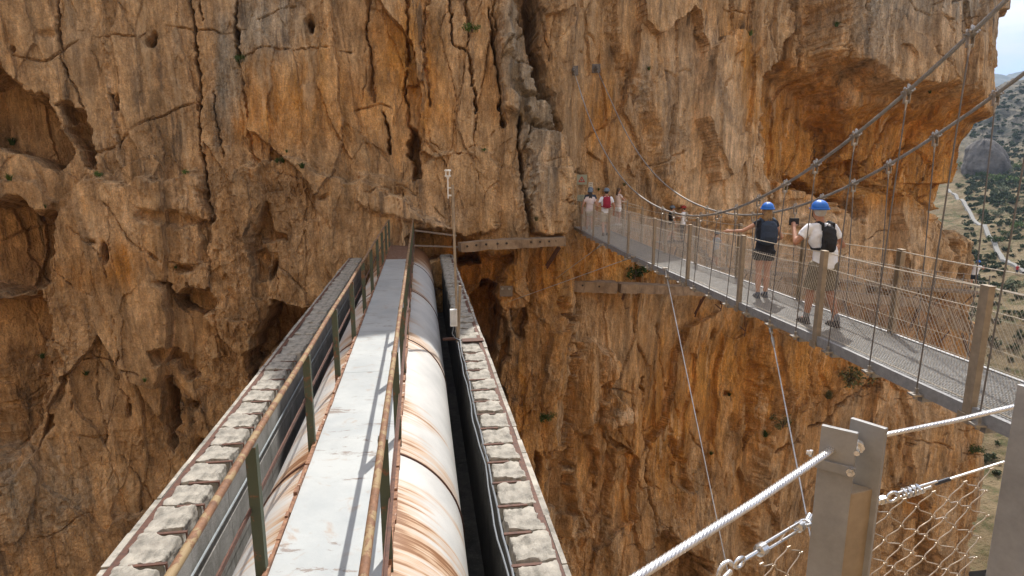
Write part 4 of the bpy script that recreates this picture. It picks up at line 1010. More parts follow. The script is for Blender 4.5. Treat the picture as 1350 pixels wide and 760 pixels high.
# main cables
def zc(Y):
    d = Y - 13.8; return -1.02 + (.0395 if d < 0 else .0283) * d * d
def cabpt(side, Y):
    x = xl(Y) + (BW + .06 if side else -.03); return Vector((x, Y + (.25 if side else 0), zc(Y)))
for side in (0, 1):
    u_, v_ = ((758, 95), (787, 93))[side]; an = on_cliff(u_, v_, .16)
    Ys = list(np.arange(-3.4, 24.5, .35)); pts = [cabpt(side, float(y)) for y in Ys]
    # ease the last metres into the anchor
    last = pts[-1]; tng = (pts[-1] - pts[-2]).normalized(); dist = (an - last).length
    for k in range(1, 7):
        f = k / 6; q = last + tng * dist * f; lin = last.lerp(an, f); pts.append(q.lerp(lin, f ** 1.2 if k < 6 else 1))
    # near half is bare thick rope; model its lay as real strands where it is close
    m = MB(); m.tube(pts, .019, 10)
    for s in range(6):
        sp = []
        for i in range((len(pts) - 1) * 10):
            f = i / 10; a, b = pts[int(f)], pts[int(f) + 1]; q = a.lerp(b, f - int(f)); ph = f * .35 / .3 * 6.283 + s * 1.0472
            if q.y > 12: break
            d, e, g = frame(b - a); sp.append(q + (e * math.cos(ph) + g * math.sin(ph)) * .0145)
        m.tube(sp, .0085, 5)
    m.build('main_cable', M_cable, bridge, smooth=True)
    m = MB(); m.box(an + Vector((0, .06, 0)), (.36, .05, .36)); m.lathe(an + Vector((0, .03, 0)), (0, -1, -.2), [(0, .12), (.12, .10), (.12, .06), (.3, .045), (.45, .035)], 12)
    for a in (-1, 1):
        for b in (-1, 1): m.lathe(an + Vector((a * .15, .03, b * .15)), (0, -1, 0), [(0, .03), (.05, .03), (.05, .015), (.09, .015)], 6)
    m.build('anchor_plate', M_hang, bridge)
    for Y in hY:
        if Y > 15: continue
        c = cabpt(side, Y); d = (cabpt(side, Y + .1) - c).normalized(); m = MB(); _, s_, u2 = frame(d)
        R = Matrix((s_, d, u2)).transposed()
        m.box(c, (.058, .085, .06), R)
        for k in (-1, 1):
            m.lathe(c + d * .03 * k + u2 * .034, u2, [(0, .018), (.022, .018), (.022, .009), (.036, .009)], 6); m.lathe(c + d * .03 * k + s_ * .036, s_, [(0, .017), (.02, .017)], 6); m.lathe(c + d * .03 * k - s_ * .036, -s_, [(0, .017), (.02, .017)], 6)
        foot = (BL if side == 0 else BR)(Y, -.07, -.10 if side == 0 else .10)
        dn = (foot - c).normalized()
        m.beam(c + dn * .035 + s_ * .026, c + dn * .13 + s_ * .026, .008, .04, up=d); m.beam(c + dn * .035 - s_ * .026, c + dn * .13 - s_ * .026, .008, .04, up=d); m.lathe(c + dn * .11 - s_ * .035, s_, [(0, .014), (.07, .014)], 8)
        ln = (foot - c).length
        m.lathe(c + dn * .10, dn, [(0, .014), (.03, .016), (.05, .011), (.08, .008), (.12, .007)][: 5], 8)
        m.build('cable_clamp', M_clamp, bridge)
        if ln > .35:
            m = MB(); m.tube([c + dn * .2, foot], .0078, 6); m.build('hanger', M_hang, bridge, smooth=True)
            if ln > .6: pass
# wind stays: each is a thing of its own
M_stay = steel('stay_cable_steel', .62, .35, (1, 1, 1), .5)
def stay(top, bot, label, tb=.6, r=.010, cuff=True):
    root = empty('stay_cable', top, label, 'stay cable', 'stay cables bracing the bridge deck'); d = (bot - top).normalized()
    m = MB(); m.tube([top + d * .3, bot], r, 8); m.build('rope', M_stay, root, smooth=True)
    m = MB(); m.lathe(top - d * .02, d, [(0, .03), (.03, .045), (.07, .045), (.09, .02), (.16, .018), (.17, .032), (.26, .032), (.28, .014), (.34, .014), (.35, .028), (.46, .022), (.55, .012)][:12], 10)
    m.box(top + Vector((0, 0, .02)), (.13, .11, .025)); m.build('fork_end', M_clamp, root, smooth=False)
    return root
t1 = P(1014, 424, 9.55); b1 = P(1065, 690, 7.0); stay(t1, t1 + (b1 - t1) * 2.6, 'thick bright stay cable dropping from the deck under the woman to the near post')
t1 = P(877, 355, 14.4); b1 = P(958, 748, 10.6); stay(t1, t1 + (b1 - t1) * 1.8, 'thin blue-white stay cable dropping down the gorge left of the near wire rope', r=.012)
a_, b_ = P(793, 323, 20.0), on_cliff(734, 369, .05); stay(a_, b_, 'upper of two short stay cables running left from the far deck to the stone buttress', r=.010)
a_, b_ = P(835, 339, 16.8), on_cliff(672, 397, .08); stay(a_, b_, 'longer stay cable running left from the far deck to the bolt plate', r=.010)
bp = on_cliff(666, 384, .08)
root = empty('bolt_plate', bp, 'small steel bolt plate fixed to the buttress below the concrete beam', 'bolt plate')
m = MB(); m.box(bp, (.5, .05, .42)); m.build('plate', simple('plate_brown', (.22, .16, .11), .7, .2), root)
m = MB()
for a in (-.15, .12): m.lathe(bp + Vector((a, -.02, .1)), (0, -1, 0), [(0, .05), (.04, .05), (.04, .03), (.1, .03)], 8)
m.build('bolt_head', M_clamp, root)
# slim safety wire beside the far end
# ---------------------------------------------------------------- cliff walkway beyond the bridge
M_wood = simple('walkway_timber', (.33, .235, .15), .85, var=.4, scale=5, bump=.4); M_slim = simple('walkway_post', (.28, .25, .22), .5, .5, var=.25)
def walkway(name, pts, label, w=1.15, post_h=1.1, step=2.0, rail=True):
    root = empty(name, pts[0], label, 'walkway')
    outer = []; m = MB(); tot = 0; d_all = []
    for i in range(len(pts) - 1):
        a, b = pts[i], pts[i + 1]; d = (b - a); L = d.length; dh = Vector((d.x, d.y, 0)).normalized(); s = Vector((dh.y, -dh.x, 0)); n = max(1, int(L / .22))
        for k in range(n):
            c = a.lerp(b, (k + .5) / n); jit = random.uniform(-.02, .02)
            m.beam(c - s * (w / 2 + jit), c + s * (w / 2 + jit), L / n * .93, .045)
        outer.append((a, b, s, L, dh))
    m.build('boards', M_wood, root)
    m = MB()
    for a, b, s, L, dh in outer:
        for q in (-.45, .45): m.beam(a + s * w * q - Vector((0, 0, .075)), b + s * w * q - Vector((0, 0, .075)), .06, .1)
    m.build('joists', M_wood, root)
    posts = []
    for a, b, s, L, dh in outer:
        n = max(1, int(L / step))
        for k in range(n): posts.append(a.lerp(b, k / n) + s * (w / 2 - .04))
    posts.append(outer[-1][1] + outer[-1][2] * (w / 2 - .04))
    if rail:
        for p in posts:
            q = MB(); q.beam(p - Vector((0, 0, .1)), p + Vector((0, 0, post_h)), .05, .05); q.build('post', M_slim, root)
        for h in (post_h - .03, post_h * .66, post_h * .33):
            q = MB(); q.tube([p + Vector((0, 0, h)) for p in posts], .009, 5); q.build('guard_wire', M_wire, root)
    for p, nx in zip(posts[:-1], posts[1:]):
        c = p.lerp(nx, .5); q = MB(); q.beam(c - Vector((0, 0, .1)), c + Vector((0, .95, -1.1)), .06, .06); q.build('bracket', M_rust, root)
    return root
wp = [P(806, 296, 27.7), P(835, 303, 28.4), P(868, 320, 29.3), P(905, 321, 29.6), P(925, 336, 29.8), P(945, 354, 29.2)]
walkway('cliff_walkway', [Vector((3.3, 27.0, -2.52)), Vector((4.6, 27.25, -2.52))] + [wp[0], wp[1]], 'short timber landing where the bridge meets the cliff')
walkway('cliff_walkway', [wp[2], wp[3]], 'timber platform with two walkers behind the middle of the bridge')
walkway('cliff_walkway', [wp[3] + Vector((.4, 0, 0)), wp[5], P(1000, 358, 31.0), P(1080, 365, 33.0), P(1150, 374, 34.4), P(1220, 379.5, 35.6), P(1290, 385, 37.0)], 'long timber walkway descending to the right along the foot of the overhang')
M_oldw = M_oldc
old_beam([(1086, 387, 31.5), (1150, 394, 32.5), (1206, 399, 33.4), (1245, 415, 33.0), (1279, 436, 32.6)], 'lower broken concrete ledge angling down behind the right bridge mesh', .45, .8, struts=[((1212, 402, 33.4), (1200, 432, 34.0), .09), ((1268, 440, 32.8), (1278, 470, 33.4), .08), ((1110, 392, 31.8), (1120, 420, 32.4), .08), ((1238, 452, 33.2), (1252, 436, 33.0), .05)], seed=9)
old_beam([(1000, 372, 30.6), (1040, 381, 30.9), (1092, 388, 31.4)], 'old concrete ledge behind the legs of the man in white', .4, .7, struts=[], seed=10)
# rusty bars sticking out of the rock under the bridge
for (u_, v_), lab in (((952, 402), 'left rusty iron bracket sticking out of the rock under the deck'), ((984, 430), 'right rusty iron bracket sticking out of the rock under the deck')):
    c = on_cliff(u_, v_, .05); m = MB(); m.beam(c, c + Vector((-.25, -.5, .75)), .05, .05); m.beam(c + Vector((0, -.1, -.25)), c + Vector((-.45, -.45, .1)), .04, .04); m.beam(c + Vector((0, 0, -.6)), c + Vector((-.02, -.3, .4)), .04, .04)
    o = m.build('iron_bracket', M_rust); tag(o, lab, 'iron bracket')
# notices bolted to the rock
def sign(u, v, w, h, face, label, extra=None):
    c = on_cliff(u, v, .14); c.y -= .05; root = empty('notice_sign', c, label, 'sign'); m = MB(); m.box(c, (w, .03, h)); m.build('sign_plate', face, root, bevel=.004)
    if extra: extra(c, root)
    return root
def tri(c, root):
    s = .14; y = c.y - .019
    def ring(s1, s2):
        q = MB(); A = [Vector((c.x + math.cos(a) * s1, y, c.z - .02 + math.sin(a) * s1)) for a in (1.571, 3.665, 5.760)]; B = [Vector((c.x + math.cos(a) * s2, y, c.z - .02 + math.sin(a) * s2)) for a in (1.571, 3.665, 5.760)]
        A2 = [p - Vector((0, .004, 0)) for p in A]; B2 = [p - Vector((0, .004, 0)) for p in B]
        q.add(A2 + B2, [(i, (i + 1) % 3, 3 + (i + 1) % 3, 3 + i) for i in range(3)]); return q
    ring(.17, .095).build('warning_triangle', simple('sign_red', (.5, .04, .03), .5), root)
    q = MB(); q.box((c.x, y - .002, c.z + .0), (.022, .004, .07)); q.box((c.x, y - .002, c.z - .05), (.022, .004, .02)); q.build('exclamation_mark', simple('sign_black', (.02, .02, .02), .5), root)
M_sg = simple('sign_green', (.32, .34, .25), .6, var=.1); M_sw = simple('sign_cream', (.62, .56, .44), .6, var=.1)
sign(768, 236, .46, .42, M_sg, 'square grey-green sign with a red warning triangle on the rock above the bridge end', tri)
def lines(c, root):
    for k in range(3):
        q = MB(); q.box((c.x, c.y - .018, c.z + .08 - .08 * k), (.13 - .03 * (k % 2), .004, .018)); q.build('printed_line', simple('print_brown', (.12, .09, .07), .6), root)
sign(780, 245, .2, .29, M_sw, 'small upright cream notice just below the warning sign', lines)
sign(766.5, 259, .34, .27, M_sg, 'small green notice low on the rock left of the walkers', lines)
# ---------------------------------------------------------------- people
M_skin = simple('skin', (.52, .27, .17), .6, var=.12, scale=3); M_skin_tan = simple('skin_tanned', (.40, .19, .11), .6, var=.12, scale=3)
def fab(name, col, var=.2): return simple(name, col, .85, var=var, scale=7, bump=.5, dist=.006)
def limb(m, p0, p1, r0, r1, n=12):
    p0, p1 = Vector(p0), Vector(p1); d = p1 - p0; L = d.length
    if L < 1e-4: return
    prof = []
    for k in range(5): a = -math.pi / 2 + k * math.pi / 8; prof.append((math.sin(a) * r0, max(math.cos(a) * r0, .001)))
    for f in (.25, .5, .75): prof.append((L * f, r0 + (r1 - r0) * f))
    for k in range(5): a = k * math.pi / 8; prof.append((L + math.sin(a) * r1, max(math.cos(a) * r1, .001)))
    m.lathe(p0, d, prof, n)
def rings(m, R, n=20):
    """R: (centre, rx, ry) stacked elliptical rings, closed at both ends"""
    vs = []; fs = []
    for c, rx, ry in R:
        for k in range(n): a = 2 * math.pi * k / n; vs.append(Vector(c) + Vector((rx * math.cos(a), ry * math.sin(a), 0)))
    for i in range(len(R) - 1):
        for k in range(n): fs.append((i * n + k, i * n + (k + 1) % n, (i + 1) * n + (k + 1) % n, (i + 1) * n + k))
    fs += [tuple(range(n - 1, -1, -1)), tuple((len(R) - 1) * n + k for k in range(n))]
    m.add(vs, fs)
def fuse(m, name, mat, parent, vox=.012, sm=6):
    me = bpy.data.meshes.new(name); me.from_pydata(m.v, [], m.f); me.update()
    o = bpy.data.objects.new(name, me); COL.objects.link(o)
    r = o.modifiers.new('r', 'REMESH'); r.mode = 'VOXEL'; r.voxel_size = vox; r.use_smooth_shade = True
    s = o.modifiers.new('s', 'SMOOTH'); s.iterations = sm; s.factor = .5
    dg = bpy.context.evaluated_depsgraph_get(); me2 = bpy.data.meshes.new_from_object(o.evaluated_get(dg)); o.modifiers.clear(); o.data = me2; bpy.data.meshes.remove(me); me2.name = name
    if name in ('shirt', 'shorts', 'skirt', 'bag'):
        n_ = len(me2.vertices); co = np.empty(n_ * 3, np.float32); me2.vertices.foreach_get('co', co); co = co.reshape(-1, 3); nn = np.empty(n_ * 3, np.float32); me2.vertices.foreach_get('normal', nn); nn = nn.reshape(-1, 3)
        q = fbm(co[:, 0] * 7 + co[:, 2] * 4 + 3, co[:, 2] * 9 + co[:, 1] * 6, 4, 77, .6) * .013 + ridged(co[:, 0] * 4 - co[:, 2] * 5, co[:, 2] * 6 + co[:, 1] * 5, 2, 78) * .006
        co += nn * q[:, None]; me2.vertices.foreach_set('co', co.ravel()); me2.update()
    me2.materials.clear(); me2.materials.append(mat)
    o.parent = parent; return o
def plain(m, name, mat, parent, smooth=True):
    me = bpy.data.meshes.new(name); me.from_pydata(m.v, [], m.f); me.update(); me.materials.append(mat)
    if smooth: me.polygons.foreach_set('use_smooth', [True] * len(me.polygons)); me.set_sharp_from_angle(angle=math.radians(45))
    o = bpy.data.objects.new(name, me); COL.objects.link(o); o.parent = parent; return o
def person(base, yaw, H, label, pose, look, group=None):
    """local frame: x right, y forward, z up, for a 1.75 m figure"""
    root = empty('person', base, label, 'person', group, rz=yaw); k = H / 1.75; root.scale = (k, k, k); V = Vector
    fem = look.get('fem'); near = look.get('near'); vox = .011 if near else .016; skin = look.get('skin', M_skin)
    lean = V(pose.get('lean', (0, 0))).to_3d() if False else V((*pose.get('lean', (0, 0)), 0))
    pel = V((0, 0, .93)) + lean * .0; chest = V((0, 0, 1.30)) + lean * .7; neck = V((0, 0, 1.49)) + lean; head = V((0, .015, 1.64)) + lean * 1.1 + V((*pose.get('head', (0, 0)), 0))
    sw = .175 if fem else .195
    SH = {s: V((s * sw, -.0, 1.43)) + lean * .95 for s in (-1, 1)}; HIP = {s: V((s * .085, 0, .90)) for s in (-1, 1)}
    df = {'lf': (-.11, 0, .09), 'rf': (.11, 0, .09), 'lk': (-.10, .03, .50), 'rk': (.10, .03, .50), 'le': (-.30, -.02, 1.13), 're': (.30, -.02, 1.13), 'lh': (-.30, .08, .88), 'rh': (.30, .08, .88)}
    J = {q: V(pose.get(q, df[q])) + (lean * .9 if q[1] in 'eh' else V((0, 0, 0))) for q in df}
    hip_w = .165 if fem else .155; wa = .125 if fem else .15; chw = .15 if fem else .175
    b = MB()
    rings(b, [(pel + V((0, 0, -.08)), hip_w * .8, .10), (pel, hip_w, .115), (pel + V((0, 0, .13)), wa, .10), (chest + V((0, 0, -.08)), chw * .93, .11), (chest + V((0, 0, .04)), chw, .12), (SH[1].lerp(SH[-1], .5) + V((0, 0, .02)), chw * .85, .085), (neck + V((0, 0, -.01)), .06, .06)])
    limb(b, neck + V((0, -.01, -.06)), head + V((0, -.02, -.06)), .058, .054)
    b.ell(head, (.076, .095, .115), 16, 12); b.ell(head + V((0, .035, -.055)), (.055, .06, .06)); b.ell(head + V((0, .098, -.02)), (.014, .02, .024), 8, 6)
    for s in (-1, 1): b.ell(head + V((s * .078, -.005, -.015)), (.012, .02, .03), 8, 6)
    for s, e, h in ((-1, 'le', 'lh'), (1, 're', 'rh')):
        limb(b, SH[s] + V((-s * .03, 0, -.01)), J[e], .055 if not fem else .046, .040 if not fem else .034); limb(b, J[e], J[h], .040 if not fem else .034, .026 if not fem else .022)
        fd = (J[h] - J[e]).normalized(); sd_ = fd.cross(V((0, 0, 1))); sd_ = (sd_ if sd_.length > .1 else V((1, 0, 0))).normalized(); palm = J[h] + fd * .055
        limb(b, J[h], palm, .027, .033)
        nrm = fd.cross(sd_).normalized()
        for q, (off, L) in enumerate(((-.027, .065), (-.009, .078), (.009, .074), (.026, .058))):
            a0 = palm + sd_ * off + fd * .02; a1 = a0 + fd * L * .55; a2 = a1 + (fd * .6 + nrm * .8).normalized() * L * .5
            limb(b, a0, a1, .0095 if near else .012, .009 if near else .011, 8); limb(b, a1, a2, .009 if near else .011, .008, 8)
        th = J[h] + fd * .02 - sd_ * .022 * s; limb(b, th, th + (fd * .7 - sd_ * s * .8).normalized() * .055, .013, .010, 8)
    for s, kn, f in ((-1, 'lk', 'lf'), (1, 'rk', 'rf')):
        limb(b, HIP[s], J[kn], .088, .055); limb(b, J[kn], J[kn].lerp(J[f], .35) + V((0, -.012, 0)), .054, .058); limb(b, J[kn].lerp(J[f], .35) + V((0, -.012, 0)), J[f], .057, .036)
        limb(b, J[f], J[f] + V((0, .13, -.05)), .036, .028)
    fuse(b, 'body', skin, root, vox)
    if True:
        e_ = MB()
        for s in (-1, 1): e_.ell(head + V((s * .03, .086, .0)), (.011, .008, .007), 8, 6)
        plain(e_, 'eyes', simple('eye_dark', (.03, .02, .02), .3) if 'eye_dark' not in bpy.data.materials else bpy.data.materials['eye_dark'], root)
        e_ = MB(); e_.ell(head + V((0, .09, -.06)), (.022, .008, .006), 8, 6); plain(e_, 'mouth', bpy.data.materials.get('lip') or simple('lip', (.3, .10, .09), .5), root)
    # shirt
    g = .014; sleeve = look.get('sleeve', .5); c = MB(); bot = look.get('hem', .86)
    rings(c, [(V((0, 0, bot)), hip_w + .022, .13), (V((0, 0, bot + .05)), hip_w + .02, .132), (pel + V((0, 0, .15)), wa + .026, .122), (chest + V((0, 0, -.08)), chw * .97 + g, .13), (chest + V((0, 0, .05)), chw + g, .138), (SH[1].lerp(SH[-1], .5) + V((0, 0, .035)), chw * .9, .10), (neck + V((0, 0, -.012)), .075, .072)])
    for s, e in ((-1, 'le'), (1, 're')):
        p0 = SH[s] + V((-s * .035, 0, -.005)); p1 = p0.lerp(J[e], sleeve); m0 = .066 if not fem else .056
        c.lathe(p0, p1 - p0, [(-.04, .03), (-.02, .055), (0, m0), ((p1 - p0).length * .5, m0), ((p1 - p0).length, m0 * .96)], 14)
    fuse(c, 'shirt', look['shirt'], root, vox, 4)
    # shorts / skirt
    c = MB(); end = look.get('leg', .85); wd = look.get('wide', .100)
    rings(c, [(V((0, 0, .80)), hip_w + .005, .125), (V((0, 0, .90)), hip_w + .014, .128), (V((0, 0, 1.0)), wa + .022, .115)])
    for s, kn, f in ((-1, 'lk', 'lf'), (1, 'rk', 'rf')):
        p0 = HIP[s]
        if end <= 1: p1 = p0.lerp(J[kn], end); c.lathe(p0, p1 - p0, [(-.05, .06), (-.02, wd * .9), (0, wd), ((p1 - p0).length * .6, wd * .92), ((p1 - p0).length, wd * .88)], 16)
        else:
            limb(c, p0, J[kn], wd, .075); p1 = J[kn].lerp(J[f], end - 1); c.lathe(J[kn], p1 - J[kn], [(0, .075), ((p1 - J[kn]).length, .062)], 14)
    fuse(c, look.get('bname', 'shorts'), look['bottom'], root, vox, 4)
    # shoes and socks
    for s, f in ((-1, 'lf'), (1, 'rf')):
        c = MB(); a = J[f]; tilt = V(pose.get(f + 't', (0, 0, 0))); limb(c, a + V((0, -.02, -.035)), a + V((0, .15, -.05)) + tilt, .046, .038, 12); limb(c, a + V((0, -.01, .0)), a + V((0, -.02, -.04)), .045, .046)
        c.box(a + V((0, .065, -.078)) + tilt * .5, (.088, .27, .022)); fuse(c, 'shoe', look.get('shoe', M_shoe), root, vox, 3)
        if look.get('sock'): c = MB(); limb(c, a + V((0, -.005, .0)), a + V((0, -.008, .07)), .042, .044); plain(c, 'sock', look['sock'], root)
    # hair
    if look.get('hair'):
        c = MB(); c.ell(head + V((0, -.022, .02)), (.086, .095, .108), 14, 10)
        if look.get('long'):
            for q in (-.04, 0, .04): limb(c, head + V((q, -.075, -.03)), head + V((q * 1.3, -.12, -.20 - look['long'] * .2)), .035, .02)
        fuse(c, 'hair', look['hair'], root, vox, 3)
    if look.get('cap'):
        c = MB(); n = 20; vs = []; fs = []; hc = head + V((0, -.008, .045)); nv = 9
        for i in range(nv + 1):
            ph = (math.pi / 2) * i / nv
            for q in range(n):
                a = 2 * math.pi * q / n; rid = 1 + .035 * math.cos(a * 6) * math.sin(ph * 2) * (1 if math.sin(a) < .6 else .3)
                vs.append(hc + V((.112 * math.cos(ph) * math.cos(a) * rid, .138 * math.cos(ph) * math.sin(a) * rid, .118 * math.sin(ph) * rid)))
        for i in range(nv):
            for q in range(n): fs.append((i * n + q, i * n + (q + 1) % n, (i + 1) * n + (q + 1) % n, (i + 1) * n + q))
        c.add(vs, fs)
        m_ = len(c.v)
        # rim band and inner face
        c2 = MB(); c2.tube([hc + V((.113 * math.cos(a), .139 * math.sin(a), -.004)) for a in np.linspace(0, 6.283, 24, endpoint=False)], .008, 6, closed=True)
        c.add(c2.v, c2.f); c.ell(hc + V((0, .132, -.008)), (.07, .035, .010), 12, 6)
        hm = plain(c, 'helmet', look['cap'], root); sl_ = hm.modifiers.new('thick', 'SOLIDIFY'); sl_.thickness = .006
        c = MB(); c.tube([head + V((-.085, .01, .03)), head + V((-.07, .04, -.06)), head + V((0, .06, -.125)), head + V((.07, .04, -.06)), head + V((.085, .01, .03))], .006, 5); plain(c, 'chin_strap', bpy.data.materials.get('strap_black') or simple('strap_black', (.02, .02, .022), .7), root)
    return root, dict(head=head, neck=neck, chest=chest, SH=SH, J=J, k=k)
M_shoe = simple('shoe_dark', (.07, .06, .06), .8, var=.5, scale=30)
M_shoe_w = simple('shoe_pale', (.6, .57, .52), .7)
M_blue = simple('helmet_blue', (.012, .14, .55), .42, var=.04); M_slate = simple('helmet_slate', (.13, .17, .21), .4, var=.1)
F_white = fab('white_cotton', (.82, .84, .87), .05); F_navy = fab('navy_knit', (.018, .02, .03)); F_kh = fab('khaki_cotton', (.20, .165, .11)); F_beige = fab('beige_cotton', (.46, .37, .25)); F_black = fab('black_cloth', (.016, .016, .018)); F_pink = fab('pale_pink_cotton', (.66, .54, .50), .1); F_red = fab('crimson_nylon', (.30, .012, .035)); F_blueg = fab('dark_blue_cloth', (.03, .045, .075)); F_grey = fab('grey_cloth', (.2, .2, .21))
H_brown = simple('hair_brown', (.09, .05, .025), .6, var=.5, scale=20); H_dark = simple('hair_dark', (.025, .016, .012), .5, var=.4, scale=20); H_blond = simple('hair_fair', (.33, .20, .09), .6, var=.4, scale=25); H_grey = simple('hair_grey', (.5, .48, .45), .7, var=.2, scale=20)
def backpack(person_root, info, mat, label, w=.28, h=.42, d=.16, z=1.26, y=-.2, tank=False, vest=False):
    pr = person_root; root = empty('backpack', pr.location + Matrix.Rotation(pr.rotation_euler.z, 3, 'Z') @ Vector((info['chest'].x, info['chest'].y, 0)), label, 'backpack', rz=pr.rotation_euler.z); root.scale = pr.scale; V = Vector
    c = MB(); rings(c, [(V((0, y, z - h / 2)), w * .36, d * .36), (V((0, y, z - h / 2 + .04)), w * .5, d * .52), (V((0, y, z)), w * .52, d * .58), (V((0, y + .01, z + h / 2 - .07)), w * .46, d * .5), (V((0, y + .03, z + h / 2)), w * .28, d * .3)], 18)
    bag_ = fuse(c, 'bag', mat, root, .012, 5)
    c = MB(); rings(c, [(V((0, y - d * .42, z - h * .38)), w * .3, d * .2), (V((0, y - d * .46, z - h * .15)), w * .36, d * .26), (V((0, y - d * .38, z + .03)), w * .32, d * .18)], 14); pk_ = fuse(c, 'front_pocket', mat, root, .011, 3); pk_.parent = bag_
    for s in (-1, 1):
        sh = info['SH'][s]; x = s * w * .36
        c = MB(); pts = [V((x, y + .05, z + h / 2 - .05)), V((x * 1.05, -.12, sh.z + .045)), V((x * 1.08, .0, sh.z + .068)), V((x * 1.05, .12, sh.z - .0)), V((x * 1.1, .158, sh.z - .12)), V((x * 1.35, .12, sh.z - .24)), V((x * 1.7, .0, sh.z - .32)), V((x * 1.2, y + .05, z - h * .4))]
        for a, b in zip(pts[:-1], pts[1:]): limb(c, a, b, .021, .021, 8)
        plain(c, 'strap', mat, root)
    c = MB(); c.tube([V((-.03, y + .03, z + h / 2 - .01)), V((-.02, y + .03, z + h / 2 + .035)), V((.02, y + .03, z + h / 2 + .035)), V((.03, y + .03, z + h / 2 - .01))], .006, 6); plain(c, 'grab_loop', mat, root)
    return root
def ground(u, v, z=None, Yg=None):
    if Yg is None:
        p = PZ(u, v, -2.4)
        for _ in range(6): p = PZ(u, v, zd(p.y))
        return p
    return P(u, v, Yg)
# man in white on the bridge, camera raised to his left
b0 = ground(1079, 429)
man, inf = person(b0, .10, 1.80, 'man in blue helmet, white t-shirt and khaki shorts raising a camera on the bridge',
    dict(lf=(-.13, .12, .09), lk=(-.12, .09, .50), rf=(.17, -.14, .09), rk=(.12, .0, .49), le=(-.335, .04, 1.20), lh=(-.25, .27, 1.40), re=(.33, -.03, 1.16), rh=(.27, .20, 1.06), head=(-.02, .01), lean=(-.10, .02)),
    dict(shirt=F_white, bottom=F_kh, cap=M_blue, hair=H_grey, near=True, leg=.92, wide=.122, hem=.84, sleeve=.62, sock=F_grey, skin=M_skin_tan))
backpack(man, inf, F_black, 'slim black hydration backpack on the back of the man in white', w=.21, h=.36, d=.10, z=1.27, y=-.175)
cr_ = empty('camera_phone', b0, 'black camera held up in front of the man in white', 'camera', rz=.10); cr_.scale = man.scale
c = MB(); c.box((-.29, .38, 1.47), (.13, .045, .10)); c.lathe((-.29, .40, 1.47), (0, 1, 0), [(0, .035), (.06, .035), (.06, .028)], 14); plain(c, 'camera_body', F_black, cr_)
# woman in navy
b1_ = ground(1003, 393); b1_.x = b1_.x
wom, inf2 = person(b1_, -.12, 1.70, 'woman in blue helmet and short dark dress, left hand reaching to the rail',
    dict(lf=(-.07, -.02, .09), rf=(.09, .06, .09), lk=(-.07, .03, .5), rk=(.085, .05, .5), le=(-.40, .06, 1.26), lh=(-.61, .20, 1.24), re=(.285, .0, 1.15), rh=(.20, .2, 1.04), head=(.0, .01)),
    dict(shirt=F_navy, bottom=F_black, cap=M_blue, hair=H_blond, long=.9, near=True, fem=True, leg=.42, wide=.118, bname='skirt', hem=.82, sleeve=.28, shoe=F_blueg))
backpack(wom, inf2, F_blueg, 'navy blue backpack carried by the woman in the dark dress', w=.30, h=.43, d=.16, z=1.25, y=-.2)
# far end of the bridge
GF = 'walkers at the far end of the bridge'
f1_ = Vector((3.06, 22.3, zd(22.3))); f1_ = ground(776.5, 299.5); f1_ = P(777, 301, 24.2); f1_.z = zd(24.2)
w1, i1 = person(f1_, .1, 1.66, 'woman with long dark hair, pink top and beige shorts at the far bridge end', dict(lf=(-.07, .16, .09), rf=(.08, -.16, .10), lk=(-.07, .12, .5), rk=(.08, -.03, .5)), dict(shirt=F_pink, bottom=F_beige, cap=M_slate, hair=H_dark, long=1., fem=True, leg=.5, hem=.88, shoe=M_shoe_w), GF)
f2_ = Vector((3.22, 25.4, zd(25.4)))
w2, i2 = person(f2_, -.1, 1.70, 'person in dark top and slate helmet partly hidden behind the woman in pink', dict(), dict(shirt=F_blueg, bottom=F_kh, cap=M_slate, hair=H_dark, leg=.8), GF)
f3_ = ground(798, 311.5)
w3, i3 = person(f3_, -.05, 1.74, 'man in white t-shirt and beige shorts with a crimson backpack stepping along the far deck', dict(lf=(-.10, -.20, .12), rf=(.09, .20, .09), lk=(-.10, -.02, .5), rk=(.10, .16, .5), le=(-.31, -.04, 1.14), lh=(-.33, .06, .9)), dict(shirt=F_white, bottom=F_beige, cap=M_slate, hair=H_dark, leg=.9, wide=.112, sleeve=.6), GF)
backpack(w3, i3, F_red, 'crimson backpack on the man in white at the far end of the bridge', w=.29, h=.44, d=.17)
f4_ = P(814, 297.5, 26.9)
w4, i4 = person(f4_, -1.1, 1.62, 'woman in pale top and white shorts standing on the landing beside the bridge end', dict(re=(.26, .14, 1.18), rh=(.10, .30, 1.25), lh=(-.15, .3, 1.1), le=(-.26, .14, 1.15)), dict(shirt=F_pink, bottom=F_white, cap=None, hair=H_brown, long=.6, fem=True, leg=.6, shoe=M_shoe_w), GF)
GP = 'walkers on the cliff walkway'
f5_ = P(884, 320.5, 29.3); f5_.z = P(884, 320.5, 29.3).z + .03
w5, i5 = person(f5_, -1.35, 1.72, 'walker in dark top, slate helmet and beige shorts striding right on the platform', dict(lf=(-.09, .24, .10), rf=(.09, -.26, .12), lk=(-.09, .17, .5), rk=(.09, -.06, .5)), dict(shirt=F_black, bottom=F_beige, cap=M_slate, hair=H_dark, leg=.85), GP)
f6_ = P(899, 320.5, 29.45); f6_.z += .03
w6, i6 = person(f6_, 1.2, 1.72, 'person in pale shirt and black trousers with a red cap on the platform', dict(le=(-.24, .15, 1.2), lh=(-.1, .3, 1.2), re=(.24, .15, 1.2), rh=(.1, .3, 1.22)), dict(shirt=F_white, bottom=F_black, cap=fab('red_cap', (.35, .04, .03)), hair=H_dark, leg=1.85, wide=.09, shoe=M_shoe), GP)
f7_ = P(942, 354.5, 29.2); f7_.z += .04
